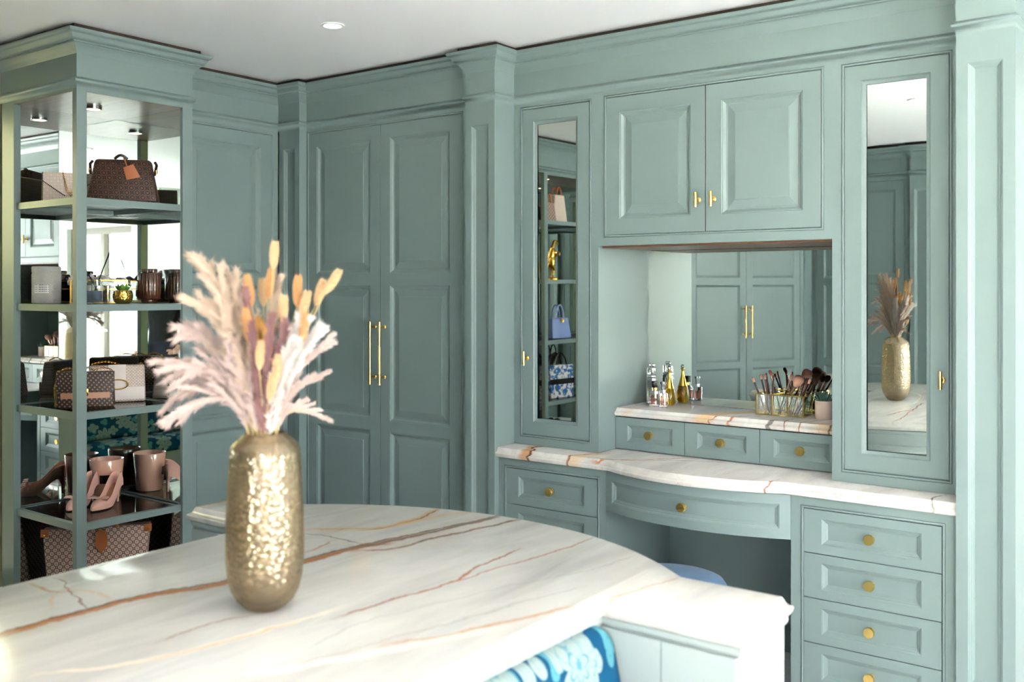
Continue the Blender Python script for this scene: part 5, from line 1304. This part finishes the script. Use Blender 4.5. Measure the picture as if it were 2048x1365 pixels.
# ochre bracts
for k, (uv, dep, lab) in enumerate((((505, 640), -0.02, 'ochre dried seed head with papery bracts, on the tower side'), ((530, 645), -0.025, 'ochre dried seed head with papery bracts, by the mauve spikes'))):
    tip = P_(uv[0], uv[1], dep); low, rim, path = stem_path(tip)
    t = thing('dried_seed_head', lab, 'dried flower', low, 0, 'dried grasses in the vase')
    bm = NB(); tube(bm, [low]+path, 0.0015, 5); obj('stem', bm, M['stem'], t)
    for j in range(9):
        a = j*2.399; d = (UP*1.0 + VR*0.5*math.cos(a) + VF*0.5*math.sin(a)).normalized()
        bm = NB(); leaf_mesh(bm, tip-UP*0.045, d, 0.062, 0.020, 0.002, 0.1); obj('bract', bm, HM['ochre'], t, smooth=60)

# ------------------------------------------------------------------ things on the second display unit (seen in the narrow mirror)
ZS = [1.9445, 1.5205, 1.0885, 0.6535]
def simple_bag(lab, x, y, z, rz, w, d, h, wt, dt, mat, handle=None, bev=0.01, hh=0.06):
    fr = frame((x, y, z), R(rz)); t = thing('handbag', lab, 'handbag', (x, y, z), R(rz))
    bm = NB(); bag_body(bm, w, d, h, wt, dt, bev=bev); obj('body', bm, mat, t, fr, smooth=50)
    if handle:
        for yy in (-dt*0.35, dt*0.35):
            bm = NB(); tube(bm, loop_pts(lambda q: (-wt*0.25+wt*0.5*q, yy, h-0.004+hh*math.sin(PI*q)**0.6), 12), 0.006, 8); obj('handle', bm, handle, t, fr)
    return t, fr
M['bluebag'] = plain('periwinkle_leather', (134, 154, 204), 0.4, var=0.03)
simple_bag('small black leather bag on the top of the second display unit', -4.12, 1.13, ZS[0], 70, 0.17, 0.08, 0.11, 0.15, 0.05, M['black'])
simple_bag('beige monogram bag next to the black one on the second display unit', -4.13, 0.98, ZS[0], 100, 0.13, 0.07, 0.15, 0.09, 0.05, M['mono_beige'], M['tan'])
simple_bag('tan trimmed cream bag at the inner end of the second display unit', -4.15, 0.83, ZS[0], 95, 0.16, 0.08, 0.21, 0.11, 0.06, M['mono_cream'], M['tan'])
t, fr = simple_bag('periwinkle blue top-handle bag with a gold charm on the second display unit', -4.12, 0.87, ZS[2], 100, 0.20, 0.10, 0.15, 0.17, 0.06, M['bluebag'], M['bluebag'], hh=0.10)
bm = NB(); lathe(bm, [(0.0001, 0), (0.010, 0.004), (0.011, 0.02), (0.005, 0.035), (0.0001, 0.036)], 14, 0.0, -0.052, 0.115); obj('charm', bm, M['gold'], t, fr)
def toile(name, a, b):
    t_ = MT(name); p = t_.coord(); t_.set(color=t_.mix(t_.mapr(t_.noise(p, 22.0, 3.0, 0.6, 1.2), 0.48, 0.54), lin(a), lin(b)), rough=0.8); return t_.m
for lab, x, y, rz, a, b in (('blue and white embroidered tote with a dark band on the second display unit', -4.10, 0.90, 100, (38, 96, 150), (220, 214, 206)), ('black and grey embroidered tote beside the blue one', -4.16, 1.10, 80, (22, 24, 28), (96, 98, 92))):
    t, fr = simple_bag(lab, x, y, ZS[3], rz, 0.24, 0.10, 0.24, 0.25, 0.08, toile('embroidery_'+str(a[0]), a, b), M['black'], bev=0.006, hh=0.09)
    bm = NB(); box(bm, -0.124, 0.124, -0.052, -0.044, 0.10, 0.14, 0.001); obj('band', bm, M['black'], t, fr, smooth=False)
simple_bag('dark brown leather bag on the floor of the second display unit', -4.12, 0.93, 0.1005, 90, 0.32, 0.13, 0.34, 0.28, 0.08, M['darkleather'], M['darkleather'])
# gilded rearing horse figurine
hx, hy, hz = -4.08, 0.99, ZS[1]
t = thing('horse_figurine', 'gilded rearing horse figurine on the second display unit', 'figurine', (hx, hy, hz), R(100))
fr = frame((hx, hy, hz), R(100))
bm = NB(); lathe(bm, [(0.0001, 0), (0.05, 0), (0.048, 0.012), (0.040, 0.018), (0.0001, 0.018)], 24); obj('base', bm, M['gold'], t, fr)
me = bpy.data.meshes.new('horse')
V = [(0.0, 0, 0.13), (0.01, 0, 0.17), (0.015, 0, 0.205), (-0.005, 0, 0.245), (-0.02, 0, 0.285), (-0.045, 0, 0.275), (-0.06, 0, 0.258),      # rump, trunk, chest, neck, poll, muzzle
     (0.02, -0.018, 0.105), (0.0, -0.018, 0.07), (0.018, -0.018, 0.04), (0.006, -0.018, 0.018), (0.02, 0.018, 0.105), (-0.004, 0.018, 0.075), (0.012, 0.018, 0.045), (0.0, 0.018, 0.018),
     (-0.02, -0.018, 0.20), (-0.055, -0.018, 0.205), (-0.05, -0.018, 0.175), (-0.022, 0.018, 0.195), (-0.058, 0.018, 0.185), (-0.045, 0.018, 0.16),
     (0.035, 0, 0.135), (0.055, 0, 0.10), (0.06, 0, 0.06)]
Ed = [(0,1),(1,2),(2,3),(3,4),(4,5),(5,6),(0,7),(7,8),(8,9),(9,10),(0,11),(11,12),(12,13),(13,14),(2,15),(15,16),(16,17),(2,18),(18,19),(19,20),(0,21),(21,22),(22,23)]
Rr = [0.03, 0.026, 0.027, 0.017, 0.014, 0.012, 0.007, 0.017, 0.010, 0.007, 0.006, 0.017, 0.010, 0.007, 0.006, 0.011, 0.007, 0.005, 0.011, 0.007, 0.005, 0.008, 0.008, 0.004]
me.from_pydata(V, Ed, []); ho = bpy.data.objects.new('horse', me); COL.objects.link(ho); ho.parent = t; WM[ho] = WM[t]
sm = ho.modifiers.new('skin', 'SKIN'); 
for i, sv in enumerate(me.skin_vertices[0].data): sv.radius = (Rr[i], Rr[i]); sv.use_root = (i == 0)
ho.modifiers.new('sub', 'SUBSURF').levels = 2; ho.modifiers['sub'].render_levels = 2; me.materials.append(M['gold'])

# ------------------------------------------------------------------ person standing beside the viewpoint (dark clothes, glimpsed in the tower mirror)
HX, HY = -0.36, -0.26; RZ = R(36.8)
t = thing('person', 'person in a black top and dark jeans standing, glimpsed in the tower mirror', 'person', (HX, HY, 0), RZ)
fr = frame((HX, HY, 0), RZ)
me = bpy.data.meshes.new('body')
V = [(0, 0, 0.86), (0, 0, 1.0), (0, 0.01, 1.16), (0, 0.015, 1.28), (0, 0.01, 1.36), (0, -0.005, 1.42),
     (-0.085, 0, 0.82), (-0.095, -0.01, 0.46), (-0.1, 0.01, 0.09), (-0.105, -0.10, 0.035), (0.085, 0, 0.82), (0.095, -0.01, 0.46), (0.1, 0.01, 0.09), (0.105, -0.10, 0.035),
     (-0.15, 0.015, 1.30), (-0.20, 0.03, 1.05), (-0.17, -0.12, 0.90), (0.15, 0.015, 1.30), (0.20, 0.03, 1.05), (0.17, -0.12, 0.90),
     (-0.155, -0.18, 0.90), (0.155, -0.18, 0.90), (0, -0.01, 1.50), (0, -0.012, 1.57)]
V = [(x, -y*-1 if False else y, z) for x, y, z in V]
Ed = [(0,1),(1,2),(2,3),(3,4),(4,5),(0,6),(6,7),(7,8),(8,9),(0,10),(10,11),(11,12),(12,13),(3,14),(14,15),(15,16),(16,20),(3,17),(17,18),(18,19),(19,21),(5,22),(22,23)]
Rr = [(0.15, 0.10), (0.135, 0.09), (0.145, 0.095), (0.13, 0.085), (0.06, 0.055), (0.055, 0.055), (0.085, 0.09), (0.058, 0.06), (0.042, 0.045), (0.04, 0.032), (0.085, 0.09), (0.058, 0.06), (0.042, 0.045), (0.04, 0.032),
      (0.058, 0.058), (0.043, 0.043), (0.03, 0.03), (0.058, 0.058), (0.043, 0.043), (0.03, 0.03), (0.032, 0.018), (0.032, 0.018), (0.078, 0.095), (0.06, 0.075)]
me.from_pydata(V, Ed, []); po = bpy.data.objects.new('body', me); COL.objects.link(po); po.parent = t; WM[po] = WM[t]
po.rotation_euler = (0, 0, PI)
po.modifiers.new('skin', 'SKIN')
for i, sv in enumerate(me.skin_vertices[0].data): sv.radius = Rr[i]; sv.use_root = (i == 0)
po.modifiers.new('sub', 'SUBSURF').levels = 2; po.modifiers['sub'].render_levels = 2
pm = MT('clothes_and_skin'); Zp = pm.sep(pm.coord())[2]; Yp = pm.sep(pm.coord())[1]
col = pm.mix(pm.mapr(Zp, 0.985, 0.99), lin((34, 38, 52)), lin((14, 15, 17)))
col = pm.mix(pm.mapr(Zp, 1.385, 1.39), col, lin((206, 160, 136)))
col = pm.mix(pm.math('MULTIPLY', pm.mapr(Yp, -0.10, -0.105), pm.mapr(Zp, 0.5, 0.6)), col, lin((206, 160, 136)))
col = pm.mix(pm.mapr(Zp, 0.07, 0.06), col, lin((20, 20, 20)))
pm.set(color=col, rough=0.8); me.materials.append(pm.m)
bm = NB(); bmesh.ops.create_uvsphere(bm, u_segments=24, v_segments=16, radius=0.1, matrix=Matrix.Translation((0, -0.022, 1.535)) @ Matrix.Diagonal((0.92, 1.05, 1.12, 1)))
for v in list(bm.verts):
    if v.co.y > 0.035 and v.co.z < 1.60: v.co.y = 0.035
obj('hair', bm, plain('dark_hair', (52, 36, 28), 0.6), t, fr, smooth=60)
for sg in (-1, 1):
    bm = NB(); bmesh.ops.create_uvsphere(bm, u_segments=12, v_segments=8, radius=0.011, matrix=Matrix.Translation((sg*0.03, 0.088, 1.53))); obj('eye', bm, plain('eye_white', (236, 232, 228), 0.3), t, fr)
    for f_ in range(4):
        bm = NB(); x = sg*(0.135+0.013*f_); L = (0.05, 0.06, 0.057, 0.045)[f_]
        tube(bm, [(x, 0.195, 0.90), (x, 0.195+L*0.6, 0.895), (x, 0.195+L*0.9, 0.878)], [0.008, 0.0075, 0.006], 8); obj('finger', bm, plain('skin', (206, 160, 136), 0.6), t, fr)
    bm = NB(); tube(bm, [(sg*0.128, 0.15, 0.905), (sg*0.112, 0.18, 0.91), (sg*0.108, 0.205, 0.905)], [0.011, 0.009, 0.007], 8); obj('thumb', bm, plain('skin', (206, 160, 136), 0.6), t, fr)
bm = NB(); tube(bm, [(0, 0.082, 1.53), (0, 0.105, 1.51), (0, 0.09, 1.495)], [0.008, 0.013, 0.009], 8); obj('nose', bm, plain('skin', (206, 160, 136), 0.6), t, fr)
bm = NB(); tube(bm, [(-0.022, 0.082, 1.472), (0, 0.09, 1.47), (0.022, 0.082, 1.472)], [0.003, 0.006, 0.003], 8); obj('mouth', bm, plain('lips', (176, 104, 96), 0.5), t, fr)
